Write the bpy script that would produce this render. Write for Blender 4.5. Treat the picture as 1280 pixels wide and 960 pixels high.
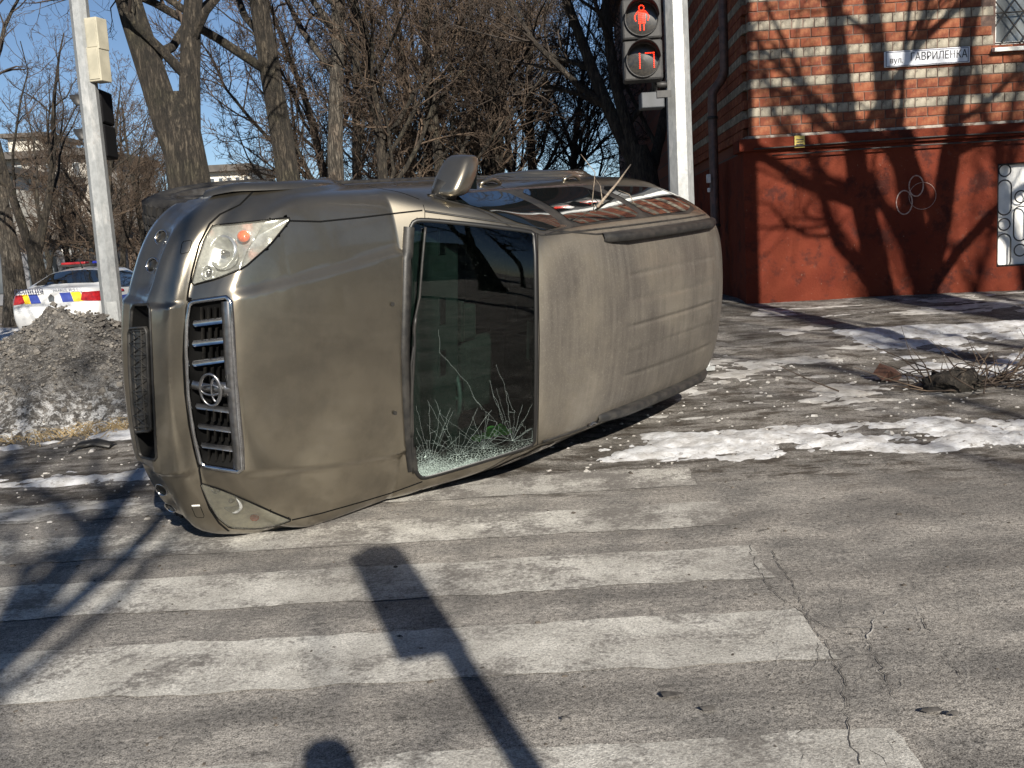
import bpy, bmesh, math, random
import numpy as np
from mathutils import Vector, Matrix, noise as mnoise

# ------------------------------------------------------------------ clear
for o in list(bpy.data.objects): bpy.data.objects.remove(o)
scene = bpy.context.scene
COL = scene.collection
R = math.radians

# ------------------------------------------------------------------ camera (phone photo, 1280x960)
FPX, PITCH, ROLL, CAMH = 1250.0, R(8.0), R(3.2), 1.51
_r = np.array([1, 0, 0.]); _f = np.array([0, math.cos(PITCH), -math.sin(PITCH)]); _d = np.cross(_f, _r)
_c, _s = math.cos(ROLL), math.sin(ROLL)
CR, CD, CF = _c*_r + _s*_d, -_s*_r + _c*_d, _f            # camera right, down, forward in the world
CAM = np.array([0, 0, CAMH])
CM = np.c_[CR, CD, CF]
cd = bpy.data.cameras.new('camera'); cam = bpy.data.objects.new('camera', cd); COL.objects.link(cam)
cd.sensor_width = 36; cd.lens = FPX*36/1280; cd.clip_start = .05; cd.clip_end = 3000
m = Matrix.Identity(4)
for i in range(3):
    m[i][0] = CR[i]; m[i][1] = -CD[i]; m[i][2] = -CF[i]; m[i][3] = CAM[i]
cam.matrix_world = m
scene.camera = cam
scene.render.resolution_x, scene.render.resolution_y = 1024, 768

# ------------------------------------------------------------------ sky, sun, exposure
SUN_EL, SH_AZ = R(27), R(-16.3)                            # shadows fall 16.3 deg left of straight ahead
to_sun = Vector((-math.sin(SH_AZ)*math.cos(SUN_EL), -math.cos(SH_AZ)*math.cos(SUN_EL), math.sin(SUN_EL)))
w = bpy.data.worlds.new('World'); scene.world = w; w.use_nodes = True
nt = w.node_tree; nt.nodes.clear()
sky = nt.nodes.new('ShaderNodeTexSky'); sky.sky_type = 'NISHITA'; sky.sun_disc = False
sky.sun_elevation = SUN_EL; sky.sun_rotation = math.atan2(to_sun.x, to_sun.y)
sky.altitude = 60; sky.air_density = .75; sky.dust_density = .0; sky.ozone_density = 2.6
bg = nt.nodes.new('ShaderNodeBackground'); bg.inputs[1].default_value = .05
wo = nt.nodes.new('ShaderNodeOutputWorld')
nt.links.new(sky.outputs[0], bg.inputs[0]); nt.links.new(bg.outputs[0], wo.inputs[0])
sd = bpy.data.lights.new('sun', 'SUN'); sun = bpy.data.objects.new('sun', sd); COL.objects.link(sun)
sd.energy = 5.0; sd.angle = R(.53); sd.color = (1, .93, .82)
sun.rotation_euler = to_sun.to_track_quat('Z', 'Y').to_euler()
sun.location = to_sun*40
vs = scene.view_settings
vs.view_transform = 'Standard'; vs.look = 'None'; vs.gamma = 1; vs.use_curve_mapping = False; vs.exposure = 0.85

# ------------------------------------------------------------------ helpers
def tag(o, label=None, cat=None, group=None, kind=None):
    if label: o['label'] = label
    if cat: o['category'] = cat
    if group: o['group'] = group
    if kind: o['kind'] = kind
    return o
def empty(name, loc=(0, 0, 0), rz=0, label=None, cat=None, group=None):
    o = bpy.data.objects.new(name, None); COL.objects.link(o); o.empty_display_size = .2
    o.location = loc; o.rotation_euler = (0, 0, rz)
    return tag(o, label, cat, group)
def link(name, me, mat=None, parent=None):
    o = bpy.data.objects.new(name, me); COL.objects.link(o)
    if mat is not None and not me.materials: me.materials.append(mat)
    if parent is not None: o.parent = parent
    return o
def mesh(name, V, F, smooth=True):
    me = bpy.data.meshes.new(name)
    me.from_pydata([tuple(map(float, v)) for v in V], [], [tuple(map(int, f)) for f in F])
    me.validate()
    if smooth and len(me.polygons): me.polygons.foreach_set('use_smooth', [True]*len(me.polygons))
    me.update(); return me
class MB:
    """collects shapes into one mesh"""
    def __init__(s): s.V = []; s.F = []
    def add(s, V, F):
        n = len(s.V); s.V += [tuple(map(float, v)) for v in V]; s.F += [tuple(int(i)+n for i in f) for f in F]; return s
    def box(s, c, d, M=None, taper=1.0):
        x, y, z = [k/2 for k in d]
        P = [(-x,-y,-z),(x,-y,-z),(x,y,-z),(-x,y,-z),(-x*taper,-y*taper,z),(x*taper,-y*taper,z),(x*taper,y*taper,z),(-x*taper,y*taper,z)]
        P = [Vector(p) for p in P]
        if M is not None: P = [M @ p for p in P]
        P = [p + Vector(c) for p in P]
        return s.add(P, [(3,2,1,0),(4,5,6,7),(0,1,5,4),(1,2,6,5),(2,3,7,6),(3,0,4,7)])
    def tube(s, pts, rad, n=8, caps=True, closed=False):
        pts = [Vector(p) for p in pts]; N = len(pts)
        if not hasattr(rad, '__len__'): rad = [rad]*N
        V = []; up = None
        for i, p in enumerate(pts):
            a = pts[(i-1) % N] if (i or closed) else pts[0]; b = pts[(i+1) % N] if (i < N-1 or closed) else pts[-1]
            t = (b-a); t = t.normalized() if t.length > 1e-9 else Vector((0,0,1))
            if up is None: up = t.orthogonal().normalized()
            up = up - t*up.dot(t); up = up.normalized() if up.length > 1e-6 else t.orthogonal().normalized()
            sd_ = t.cross(up)
            for k in range(n):
                an = 2*math.pi*k/n; V.append(p + (up*math.cos(an)+sd_*math.sin(an))*rad[i])
        F = []
        for i in range(N if closed else N-1):
            j = (i+1) % N
            for k in range(n): F.append((i*n+k, i*n+(k+1)%n, j*n+(k+1)%n, j*n+k))
        if caps and not closed: F.append(tuple(range(n-1, -1, -1))); F.append(tuple((N-1)*n+k for k in range(n)))
        return s.add(V, F)
    def lathe(s, prof, n=24, M=None):
        """prof: (radius, height) pairs round +Z"""
        V = []
        for r_, h in prof:
            for k in range(n):
                an = 2*math.pi*k/n; v = Vector((r_*math.cos(an), r_*math.sin(an), h)); V.append(M @ v if M is not None else v)
        F = [(i*n+k, i*n+(k+1)%n, (i+1)*n+(k+1)%n, (i+1)*n+k) for i in range(len(prof)-1) for k in range(n)]
        return s.add(V, F)
    def build(s, name, mat, parent=None, smooth=False, bevel=0):
        me = mesh(name, s.V, s.F, smooth)
        o = link(name, me, mat, parent)
        if bevel:
            b = o.modifiers.new('bevel', 'BEVEL'); b.width = bevel; b.segments = 2; b.limit_method = 'ANGLE'
        return o
def Mrot(ax, ang): return Matrix.Rotation(ang, 3, ax)
def frame(origin, xax, zax):
    z = Vector(zax).normalized(); x = Vector(xax); x = (x - z*x.dot(z)).normalized(); y = z.cross(x)
    M = Matrix.Identity(4)
    for i in range(3): M[i][0] = x[i]; M[i][1] = y[i]; M[i][2] = z[i]; M[i][3] = origin[i]
    return M

# ------------------------------------------------------------------ materials
def newmat(name):
    m = bpy.data.materials.new(name); m.use_nodes = True
    n = m.node_tree; b = n.nodes['Principled BSDF']
    return m, n, b
class NT:
    """tiny node-graph writer"""
    def __init__(s, n, coord='Object'):
        s.n = n; s.tc = n.nodes.new('ShaderNodeTexCoord'); s.co = s.tc.outputs[coord]
    def L(s, a, b): s.n.links.new(a, b)
    def put(s, sock, v):
        if hasattr(v, 'is_linked') or hasattr(v, 'links'): s.L(v, sock)
        else: sock.default_value = v
    def noise(s, scale, detail=4, rough=.55, co=None, dist=0, stretch=None):
        t = s.n.nodes.new('ShaderNodeTexNoise'); t.inputs['Scale'].default_value = scale; t.inputs['Detail'].default_value = detail
        t.inputs['Roughness'].default_value = rough; t.inputs['Distortion'].default_value = dist
        c = co or s.co
        if stretch:
            mp = s.n.nodes.new('ShaderNodeMapping'); mp.inputs['Scale'].default_value = stretch; s.L(c, mp.inputs[0]); c = mp.outputs[0]
        s.L(c, t.inputs['Vector']); return t.outputs['Fac']
    def voro(s, scale, feature='F1', co=None, stretch=None, out='Distance', rand=1):
        t = s.n.nodes.new('ShaderNodeTexVoronoi'); t.feature = feature; t.inputs['Scale'].default_value = scale; t.inputs['Randomness'].default_value = rand
        c = co or s.co
        if stretch:
            mp = s.n.nodes.new('ShaderNodeMapping'); mp.inputs['Scale'].default_value = stretch; s.L(c, mp.inputs[0]); c = mp.outputs[0]
        s.L(c, t.inputs['Vector']); return t.outputs[out]
    def ramp(s, fac, a, b, lo=0., hi=1.):
        r_ = s.n.nodes.new('ShaderNodeMapRange'); r_.interpolation_type = 'SMOOTHSTEP'
        r_.inputs[1].default_value = a; r_.inputs[2].default_value = b; r_.inputs[3].default_value = lo; r_.inputs[4].default_value = hi
        s.L(fac, r_.inputs[0]); return r_.outputs[0]
    def mix(s, fac, a, b):
        x = s.n.nodes.new('ShaderNodeMix'); x.data_type = 'RGBA'
        s.put(x.inputs[0], fac)
        for sk, v in ((x.inputs[6], a), (x.inputs[7], b)):
            if isinstance(v, (tuple, list)): sk.default_value = (*v[:3], 1)
            else: s.L(v, sk)
        return x.outputs[2]
    def math(s, op, a, b=0., c=None):
        x = s.n.nodes.new('ShaderNodeMath'); x.operation = op
        s.put(x.inputs[0], a); s.put(x.inputs[1], b)
        if c is not None: s.put(x.inputs[2], c)
        return x.outputs[0]
    def sep(s, co=None):
        x = s.n.nodes.new('ShaderNodeSeparateXYZ'); s.L(co or s.co, x.inputs[0]); return x.outputs
    def bump(s, b, h, strength=.3, dist=.01):
        x = s.n.nodes.new('ShaderNodeBump'); x.inputs['Strength'].default_value = strength; x.inputs['Distance'].default_value = dist
        s.L(h, x.inputs['Height']); s.L(x.outputs[0], b.inputs['Normal'])
def simple(name, c1, c2=None, scale=8, rough=.6, metal=0, bump=0, bscale=None, coat=0, spec=.5, contrast=(.35, .65), stretch=None, bdist=.01):
    m, n, b = newmat(name); t = NT(n)
    if c2 is not None: t.L(t.mix(t.ramp(t.noise(scale, 6, stretch=stretch), *contrast), c1, c2), b.inputs['Base Color'])
    else: b.inputs['Base Color'].default_value = (*c1, 1)
    b.inputs['Roughness'].default_value = rough; b.inputs['Metallic'].default_value = metal
    b.inputs['Coat Weight'].default_value = coat; b.inputs['Specular IOR Level'].default_value = spec
    if bump: t.bump(b, t.noise(bscale or scale*4, 5, stretch=stretch), bump, bdist)
    return m

M_black = simple('black_plastic', (.012,.012,.012), (.03,.028,.025), 14, .5, bump=.1, bscale=120)
# ------------------------------------------------------------------ pixel -> world
def pix_ray(u, v):
    d = CM @ np.array([(u-640)/FPX, (v-480)/FPX, 1.]); return d/np.linalg.norm(d)
def gz(x, y):
    """height of the terrain: level carriageway, pavement rising to the brick house"""
    x = np.asarray(x, float); y = np.asarray(y, float)
    s = np.clip((x+5.5)/4.0, 0, 1); s = s*s*(3-2*s)
    q = np.clip(y-6.0, 0, 7.4)
    r = .060*q + .030*np.clip(y-8.6, 0, 4.8)
    return r*(.10+.90*s)
def at_ground(u, v):
    d = pix_ray(u, v); t = 2.
    for _ in range(60):
        p = CAM + d*t; t += (gz(p[0], p[1]) - p[2])/d[2]*.8 if abs(d[2]) > 1e-4 else 0
    return CAM + d*t
def at_depth(u, v, y):
    d = pix_ray(u, v); return CAM + d*(y/d[1])
# ================================================================== numpy noise
def _hash(i, j, seed):
    n = (i.astype(np.int64)*374761393 + j.astype(np.int64)*668265263 + seed*1442695041) & 0xffffffff
    n = ((n ^ (n >> 13))*1274126177) & 0xffffffff
    return ((n ^ (n >> 16)) & 0xffff)/65535.
def vnoise(x, y, seed=0):
    x = np.asarray(x, float); y = np.asarray(y, float)
    i, j = np.floor(x), np.floor(y); fx, fy = x-i, y-j; fx = fx*fx*fx*(fx*(fx*6-15)+10); fy = fy*fy*fy*(fy*(fy*6-15)+10)
    a, b, c, d = _hash(i, j, seed), _hash(i+1, j, seed), _hash(i, j+1, seed), _hash(i+1, j+1, seed)
    return a+(b-a)*fx+(c-a)*fy+(a-b-c+d)*fx*fy
def fbm(x, y, oct=5, seed=0, gain=.5):
    s = 0; a = 1; t = 0
    for k in range(oct): s = s+a*vnoise(x*2**k+17.3*k, y*2**k-9.1*k, seed+k); t += a; a *= gain
    return s/t

# ================================================================== ground
def axis(lo, hi, f0, f1, fine, grow=1.16):
    a = list(np.arange(f0, f1+1e-6, fine)); s = fine; v = f1
    while v < hi: s *= grow; v += s; a.append(min(v, hi))
    s = fine; v = f0; b = []
    while v > lo: s *= grow; v -= s; b.append(max(v, lo))
    return np.array(b[::-1]+a)
GX = axis(-900, 900, -5.2, 7.2, .045); GY = axis(-120, 1500, 2.2, 13.6, .045)
def micro(x, y):
    """broken surface: fine on the carriageway, lumpy ice and slush on the pavement"""
    pav = np.clip((y-6.1)/.5, 0, 1)*np.clip((16-y)/3, 0, 1)
    near = np.clip((14-np.hypot(x-1, y-7))/4, 0, 1)
    r = .006*(fbm(x*2.2, y*2.2, 4, 3)-.5) + .003*(fbm(x*14, y*14, 2, 5)-.5)
    q = .045*(fbm(x*.9, y*1.6, 5, 11, .55)-.5)
    return near*(r + pav*q)
gx, gy = np.meshgrid(GX, GY); gzv = gz(gx, gy)+micro(gx, gy)
def GZ(x, y): return gz(x, y)+micro(np.asarray(x, float), np.asarray(y, float))
nx_, ny_ = len(GX), len(GY)
gv = np.stack([gx, gy, gzv], -1).reshape(-1, 3)
ii = np.arange(nx_*ny_).reshape(ny_, nx_); gf = np.stack([ii[:-1, :-1], ii[:-1, 1:], ii[1:, 1:], ii[1:, :-1]], -1).reshape(-1, 4)
def fast_mesh(name, V, F, smooth=True):
    me = bpy.data.meshes.new(name); V = np.asarray(V, np.float32); F = np.asarray(F, np.int32)
    me.vertices.add(len(V)); me.vertices.foreach_set('co', V.ravel())
    k = F.shape[1]; me.loops.add(F.size); me.loops.foreach_set('vertex_index', F.ravel())
    me.polygons.add(len(F)); me.polygons.foreach_set('loop_start', np.arange(0, F.size, k, dtype=np.int32))
    me.polygons.foreach_set('use_smooth', np.full(len(F), smooth, dtype=bool))
    me.update(calc_edges=True); me.validate(); return me
def ground_mat():
    m, n, b = newmat('asphalt_and_ice'); t = NT(n); X = t.sep()
    grit = t.noise(170, 3, .75); grit2 = t.noise(46, 5, .7); big = t.noise(.55, 6, .6); mid = t.noise(2.6, 7, .62); streak = t.noise(1.6, 9, .68, stretch=(1, 1.7, 1))
    # carriageway: dusty dry asphalt bleached by salt
    road = t.mix(t.ramp(mid, .36, .66), (.150, .142, .132), (.275, .257, .232))
    road = t.mix(t.math('MULTIPLY', t.ramp(streak, .45, .70), .65), road, (.37, .348, .315))
    road = t.mix(t.math('MULTIPLY', t.ramp(big, .50, .70), .6), road, (.090, .083, .077))
    road = t.mix(t.math('MULTIPLY', t.ramp(t.noise(5.5, 9, .70, stretch=(1, 1.8, 1)), .60, .68), .8), road, (.040, .037, .034))
    tracks = t.ramp(t.noise(1.0, 5, .6, stretch=(.10, 1.5, 1)), .46, .62); road = t.mix(t.math('MULTIPLY', tracks, .45), road, (.088, .082, .077))
    # pavement: trodden ice, slush and dirt
    ice = t.mix(t.ramp(t.noise(1.5, 8, .64, stretch=(1, 2.4, 1)), .36, .64), (.080, .072, .062), (.23, .217, .20))
    ice = t.mix(t.math('MULTIPLY', t.ramp(t.noise(4.0, 9, .72, stretch=(1, 1.9, 1)), .49, .60), .9), ice, (.042, .033, .025))
    ice = t.mix(t.math('MULTIPLY', t.ramp(t.noise(3.1, 8, .7, stretch=(1, 2.0, 1)), .60, .72), .4), ice, (.45, .44, .42))
    edge = t.math('ADD', X[1], t.math('MULTIPLY', t.math('SUBTRACT', t.noise(1.3, 6, .65), .5), 1.3))
    pav = t.ramp(edge, 6.0, 6.5)
    c = t.mix(pav, road, ice)
    # slush zone along the gutter
    gut = t.math('MULTIPLY', t.ramp(edge, 5.5, 6.2), t.ramp(edge, 6.5, 7.6, 1, 0))
    c = t.mix(t.math('MULTIPLY', gut, t.ramp(t.noise(3.4, 8, .7, stretch=(1, 2.4, 1)), .46, .6)), c, (.050, .042, .034))
    # beyond the junction: street and verge far off
    far = t.ramp(X[1], 15, 26); c = t.mix(far, c, t.mix(t.ramp(mid, .4, .65), (.085, .070, .052), (.17, .145, .115)))
    sp = t.math('MULTIPLY', t.math('SUBTRACT', grit, .5), 4.6); sp = t.math('ADD', sp, t.math('MULTIPLY', t.math('SUBTRACT', grit2, .5), 3.0)); sp = t.math('ADD', sp, 1.0)
    mul = n.nodes.new('ShaderNodeVectorMath'); mul.operation = 'SCALE'; t.L(c, mul.inputs[0]); t.L(sp, mul.inputs[3])
    t.L(mul.outputs[0], b.inputs['Base Color'])
    t.L(t.math('ADD', t.ramp(mid, .3, .7, .95, .62), 0.), b.inputs['Roughness']); b.inputs['Specular IOR Level'].default_value = .35
    h = t.math('ADD', t.math('MULTIPLY', grit, .35), t.math('MULTIPLY', grit2, .5)); h = t.math('ADD', h, t.math('MULTIPLY', t.noise(12, 6, .65), .7)); t.bump(b, h, .75, .016)
    return m
M_ground = ground_mat()
tag(link('ground', fast_mesh('ground', gv, gf), M_ground), kind='structure')

# ---- zebra crossing: worn paint, one sheet for each bar
def paint_worn(cov):
    m, n, b = newmat('worn_road_paint'); t = NT(n)
    grit = t.noise(130, 4, .75); mid = t.noise(3.0, 7, .65)
    w_ = t.ramp(t.math('ADD', t.math('MULTIPLY', t.noise(40, 5, .75), .50), t.math('MULTIPLY', t.noise(2.6, 8, .70), .80)), .56+cov, .76+cov)
    w2 = t.math('MULTIPLY', w_, t.ramp(t.noise(.7, 5), .3, .6, .55, 1.0))
    c = t.mix(w2, (.150, .139, .127), t.mix(t.ramp(mid, .35, .7), (.40, .385, .35), (.60, .585, .54)))
    sp = t.math('ADD', t.math('MULTIPLY', t.math('SUBTRACT', grit, .5), 3.0), 1.0)
    mul = n.nodes.new('ShaderNodeVectorMath'); mul.operation = 'SCALE'; t.L(c, mul.inputs[0]); t.L(sp, mul.inputs[3]); t.L(mul.outputs[0], b.inputs['Base Color'])
    b.inputs['Roughness'].default_value = .85; t.bump(b, t.math('ADD', grit, t.math('MULTIPLY', t.noise(12, 6), .7)), .6, .014); return m
M_stripe = [paint_worn(c_) for c_ in (-.06, -.07, -.04, .0, .01)]
ks = CAMH/1.46
for i, (y0, y1, x0, x1) in enumerate(((2.27, 2.74, -3.6, 1.06), (3.235, 3.70, -3.6, 1.05), (4.06, 4.51, -3.9, 1.06), (4.87, 5.31, -4.2, 1.10), (5.69, 6.10, -4.2, 1.06))):
    y0, y1, x0, x1 = y0*ks, y1*ks, x0*ks, x1*ks
    xs = np.arange(x0, x1, .06); rr = np.random.RandomState(40+i)
    xs[-1] = x1; n_ = len(xs); K = 8
    e0 = y0+.055*(fbm(xs*6, xs*0+i, 4, 61)-.5)+.012*(rr.rand(n_)-.5); e1 = y1+.055*(fbm(xs*6, xs*0+i+9, 4, 71)-.5)+.012*(rr.rand(n_)-.5)
    V = np.concatenate([np.c_[xs, e0+(e1-e0)*k/K, np.zeros(n_)] for k in range(K+1)])
    # ragged, slightly slanted end
    V[:, 0] += np.where(V[:, 0] > x1-.03, .04*(fbm(V[:, 1]*9, V[:, 1]*0, 3, 5)-.5), 0)
    V[:, 2] = GZ(V[:, 0], V[:, 1])+.004
    I = np.arange(n_*(K+1)).reshape(K+1, n_); F = np.stack([I[:-1, :-1], I[:-1, 1:], I[1:, 1:], I[1:, :-1]], -1).reshape(-1, 4)
    o = link('crossing_stripe', fast_mesh('crossing_stripe', V, F), M_stripe[i]); o['kind'] = 'structure'
# ---- cracks in the asphalt
M_crackroad = simple('crack_dark', (.03,.027,.025), (.07,.065,.06), 30, .95)
M_cracklight = simple('crack_salted', (.42,.40,.37), (.22,.21,.19), 30, .95)
rng = random.Random(3)
def ground_line(pts, w_, mat, name, jit=.010, step=.03, up=.0055):
    W = [at_ground(*p)[:2] for p in pts]; q = dens([(a*100, b*100) for a, b in W], step*100, False)/100
    q[1:-1] += np.array([[rng.uniform(-jit, jit), rng.uniform(-jit, jit)*.7] for _ in range(len(q)-2)]).reshape(-1, 2)
    T = np.gradient(q, axis=0); S = np.c_[-T[:, 1], T[:, 0]]; S /= np.linalg.norm(S, axis=1, keepdims=True)+1e-9
    ww = np.array([w_*rng.uniform(.15, 1.1) for _ in q])[:, None]
    A, B = q+S*ww/2, q-S*ww/2; V = np.concatenate([np.c_[A, GZ(A[:, 0], A[:, 1])+up], np.c_[B, GZ(B[:, 0], B[:, 1])+up]]); n_ = len(q)
    o = link(name, mesh(name, V, [(i, i+1, n_+i+1, n_+i) for i in range(n_-1)]), mat); o['kind'] = 'structure'; return o
def dens(poly, step, closed=True):
    out = []; n = len(poly)
    for i in range(n if closed else n-1):
        a = np.array(poly[i], float); b = np.array(poly[(i+1) % n], float)
        k = max(1, int(np.hypot(*(b-a)[:2])/step))
        for j in range(k): out.append(a+(b-a)*j/k)
    if not closed: out.append(np.array(poly[-1], float))
    return np.array(out)
for pts, w_, mt in (([(938,682),(942,705),(965,740),(1005,770),(1030,800),(1045,835),(1060,860)], .0045, M_crackroad), ([(1005,770),(1040,788),(1082,800),(1100,830),(1112,858)], .004, M_crackroad),
                    ([(1050,830),(1056,880),(1065,930),(1075,958)], .005, M_crackroad), ([(1128,752),(1095,775),(1085,800)], .007, M_cracklight), ([(1040,785),(1130,788)], .007, M_cracklight),
                    ([(0,707),(180,696),(420,682),(640,668),(820,660),(930,656)], .007, M_cracklight), ([(965,690),(990,730),(1010,770)], .004, M_crackroad), ([(1150,770),(1190,830),(1205,850)], .004, M_crackroad)):
    ground_line(pts, w_, mt, 'road_crack')
for k_ in range(26):                                       # a faint net of finer cracks around them
    u_, v_ = rng.uniform(960, 1240), rng.uniform(690, 950); a_ = rng.uniform(.4, 2.6); l_ = rng.uniform(18, 60)
    ground_line([(u_, v_), (u_+math.cos(a_)*l_*.6+rng.uniform(-8, 8), v_+math.sin(a_)*l_*.5), (u_+math.cos(a_)*l_, v_+math.sin(a_)*l_)], .0022, M_crackroad if rng.random() < .6 else M_cracklight, 'road_crack', .012, .03)

# ---- snow
def snow_mat(name, c1, c2, c3, dirt=.5):
    m, n, b = newmat(name); t = NT(n)
    c = t.mix(t.ramp(t.noise(7, 7, .65), .35, .65), c1, c2); c = t.mix(t.math('MULTIPLY', t.ramp(t.noise(16, 7, .72), .56, .68), dirt), c, c3)
    t.L(c, b.inputs['Base Color']); b.inputs['Roughness'].default_value = .55; b.inputs['Subsurface Weight'].default_value = .0
    t.bump(b, t.math('ADD', t.noise(30, 6, .7), t.math('MULTIPLY', t.noise(120, 3, .7), .4)), .8, .02); return m
M_snow = snow_mat('old_snow', (.68,.69,.71), (.44,.43,.42), (.13,.11,.09), .95)
M_slush = snow_mat('dirty_slush', (.56,.55,.53), (.34,.32,.29), (.10,.085,.07), .8)
def snow(name, x0, x1, y0, y1, amp, thr, sx, sy, seed, mat, label, res=.024, shape=None):
    xs = np.arange(x0, x1, res); ys = np.arange(y0, y1, res); X, Y = np.meshgrid(xs, ys)
    u = (X-x0)/(x1-x0); v = (Y-y0)/(y1-y0)
    fall = np.clip(np.minimum(np.minimum(u, 1-u)*8, np.minimum(v, 1-v)*4), 0, 1); fall = fall*fall*(3-2*fall)
    if shape is not None: fall = fall*shape(X, Y)
    nz = fbm(X*sx, Y*sy, 7, seed, .66)
    h = (nz-thr)*fall - (1-fall)*.10
    hh = np.where(h > 0, amp*np.sqrt(np.maximum(h, 0)/.3)*(.45+1.1*fbm(X*11, Y*11, 4, seed+9, .62)), amp*h*1.5)
    Z = GZ(X, Y)+hh-.004; on = h > -.035
    I = np.arange(X.size).reshape(X.shape); F = np.stack([I[:-1, :-1], I[:-1, 1:], I[1:, 1:], I[1:, :-1]], -1).reshape(-1, 4)
    F = F[on.ravel()[F].any(1)]
    if not len(F): return
    uq, inv = np.unique(F, return_inverse=True); V = np.stack([X, Y, Z], -1).reshape(-1, 3)[uq]
    o = link(name, fast_mesh(name, V, inv.reshape(-1, 4)), mat); tag(o, label, 'snow', kind='stuff'); return o
band = lambda yc, hw, amp, f: (lambda X, Y: np.clip(1.35-np.abs(Y-yc-amp*np.sin(X*f+1.3)-.12*(fbm(X*2, X*0, 3, 4)-.5))/hw, 0, 1))
snow('snow_ridge', .2, 7.0, 6.0, 7.6, .042, .39, 2.6, 4.2, 21, M_snow, 'ridge of trampled white snow along the pavement edge', .028, band(6.78, .40, .06, .8))
snow('snow_patch', 3.2, 9.0, 8.4, 11.2, .05, .44, .75, 1.3, 33, M_snow, 'wide patch of white snow around the pile of cut twigs', .035)
snow('snow_patch', 3.9, 8.0, 7.5, 8.9, .08, .36, .8, 1.6, 37, M_snow, 'smooth white snow bank in front of the pile of cut twigs')
snow('slush', .6, 3.9, 7.2, 10.6, .025, .575, 1.4, 2.2, 45, M_slush, 'thin grey slush scattered over the pavement behind the car', .035)
snow('slush', 2.6, 9.0, 10.4, 13.1, .02, .56, .7, 1.8, 51, M_slush, 'grey trodden ice in front of the brick wall', .045)
snow('snow_ridge', -6.0, -2.0, 6.5, 7.5, .045, .44, 1.5, 2.8, 57, M_snow, 'thin broken line of snow along the gutter beside the bumper', .028, band(7.02, .22, .05, 1.2))
snow('snow_patch', -6.6, -2.2, 8.0, 9.3, .05, .47, 1.1, 2.0, 63, M_snow, 'patchy snow around the foot of the dirt heap')
snow('slush', -4.6, -1.9, 5.4, 6.4, .02, .55, 1.2, 2.6, 69, M_slush, 'smears of grey slush on the crossing beside the bumper')
snow('snow_patch', -22, -9.5, 17, 30, .09, .42, .35, .5, 71, M_snow, 'old snow lying on the far verge beyond the police car', .12)

# ================================================================== brick house
HX, HY, HB = None, 13.2, .30
_c0 = at_depth(935, 100, HY); HX = float(_c0[0]); YAW = R(3)
house = empty('brick_house', (HX, HY, HB), -YAW, 'old red brick corner house with white brick bands and a red plinth', 'building')
# local axes: +x along the lit front, +y back along the side street, z up; front wall plane y = 0, left wall plane x = 0
zl = lambda zw: zw-HB
def brick_mat(name, cols, rough=.9, soot=.5):
    m, n, b = newmat(name); t = NT(n); oi = n.nodes.new('ShaderNodeObjectInfo')
    rr = oi.outputs['Random']
    c = t.mix(rr, cols[0], cols[1]); c = t.mix(t.ramp(t.noise(9, 6, .65), .45, .68), c, cols[2])
    c = t.mix(t.math('MULTIPLY', t.ramp(t.noise(30, 5, .7), .55, .7), soot), c, (.05, .04, .035)); t.L(c, b.inputs['Base Color']); b.inputs['Specular IOR Level'].default_value = .2
    b.inputs['Roughness'].default_value = rough; t.bump(b, t.noise(60, 6, .7), .7, .008); return m
M_red = brick_mat('red_brick', ((.215,.066,.034), (.13,.038,.024), (.27,.108,.056)), soot=.8)
M_white = brick_mat('white_brick', ((.29,.26,.205), (.17,.15,.12), (.36,.325,.26)), soot=.85)
M_mortar = simple('mortar', (.17,.11,.085), (.09,.06,.05), 12, .95, bump=.5, bscale=50)
def side_brick_mat():
    m, n, b = newmat('side_wall_brick'); t = NT(n); br = n.nodes.new('ShaderNodeTexBrick')
    mp = n.nodes.new('ShaderNodeMapping'); mp.inputs['Rotation'].default_value = (R(90), 0, R(90)); t.L(t.co, mp.inputs[0]); t.L(mp.outputs[0], br.inputs[0])
    br.inputs['Color1'].default_value = (.20,.068,.036,1); br.inputs['Color2'].default_value = (.13,.046,.030,1); br.inputs['Mortar'].default_value = (.07,.06,.055,1)
    br.inputs['Scale'].default_value = 1; br.inputs['Brick Width'].default_value = .265; br.inputs['Row Height'].default_value = .118; br.inputs['Mortar Size'].default_value = .012
    t.L(br.outputs[0], b.inputs['Base Color']); b.inputs['Roughness'].default_value = .9; return m
def plaster():
    m, n, b = newmat('painted_plinth'); t = NT(n); X = t.sep()
    c = t.mix(t.ramp(t.noise(1.3, 7, .62), .34, .68), (.098,.0175,.009), (.132,.028,.0135)); c = t.mix(t.ramp(t.noise(3.4, 8, .7), .50, .66), c, (.052,.014,.010))
    c = t.mix(t.math('MULTIPLY', t.ramp(t.noise(7, 8, .75), .60, .72), .7), c, (.12,.05,.035)); c = t.mix(t.math('MULTIPLY', t.ramp(t.noise(24, 6, .75), .64, .72), .5), c, (.34,.25,.19))
    t.L(c, b.inputs['Base Color']); b.inputs['Roughness'].default_value = .85; b.inputs['Specular IOR Level'].default_value = .15; t.bump(b, t.math('ADD', t.noise(5, 7, .65), t.math('MULTIPLY', t.noise(45, 5, .7), .4)), .6, .03); return m
M_plaster = plaster()
PL_T = zl(2.50); CAP_T = zl(2.70); WTOP = zl(9.5)
WIN_U0, WIN_U1, WIN_Z0, WIN_Z1 = 3.08, 4.7, zl(3.62), zl(5.6)
BW_U0, BW_U1, BW_Z0, BW_Z1 = 3.10, 4.52, zl(.86), zl(2.17)
core = MB()                                                 # backing wall behind the bricks, with the window opening left free
y0 = -.034
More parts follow.
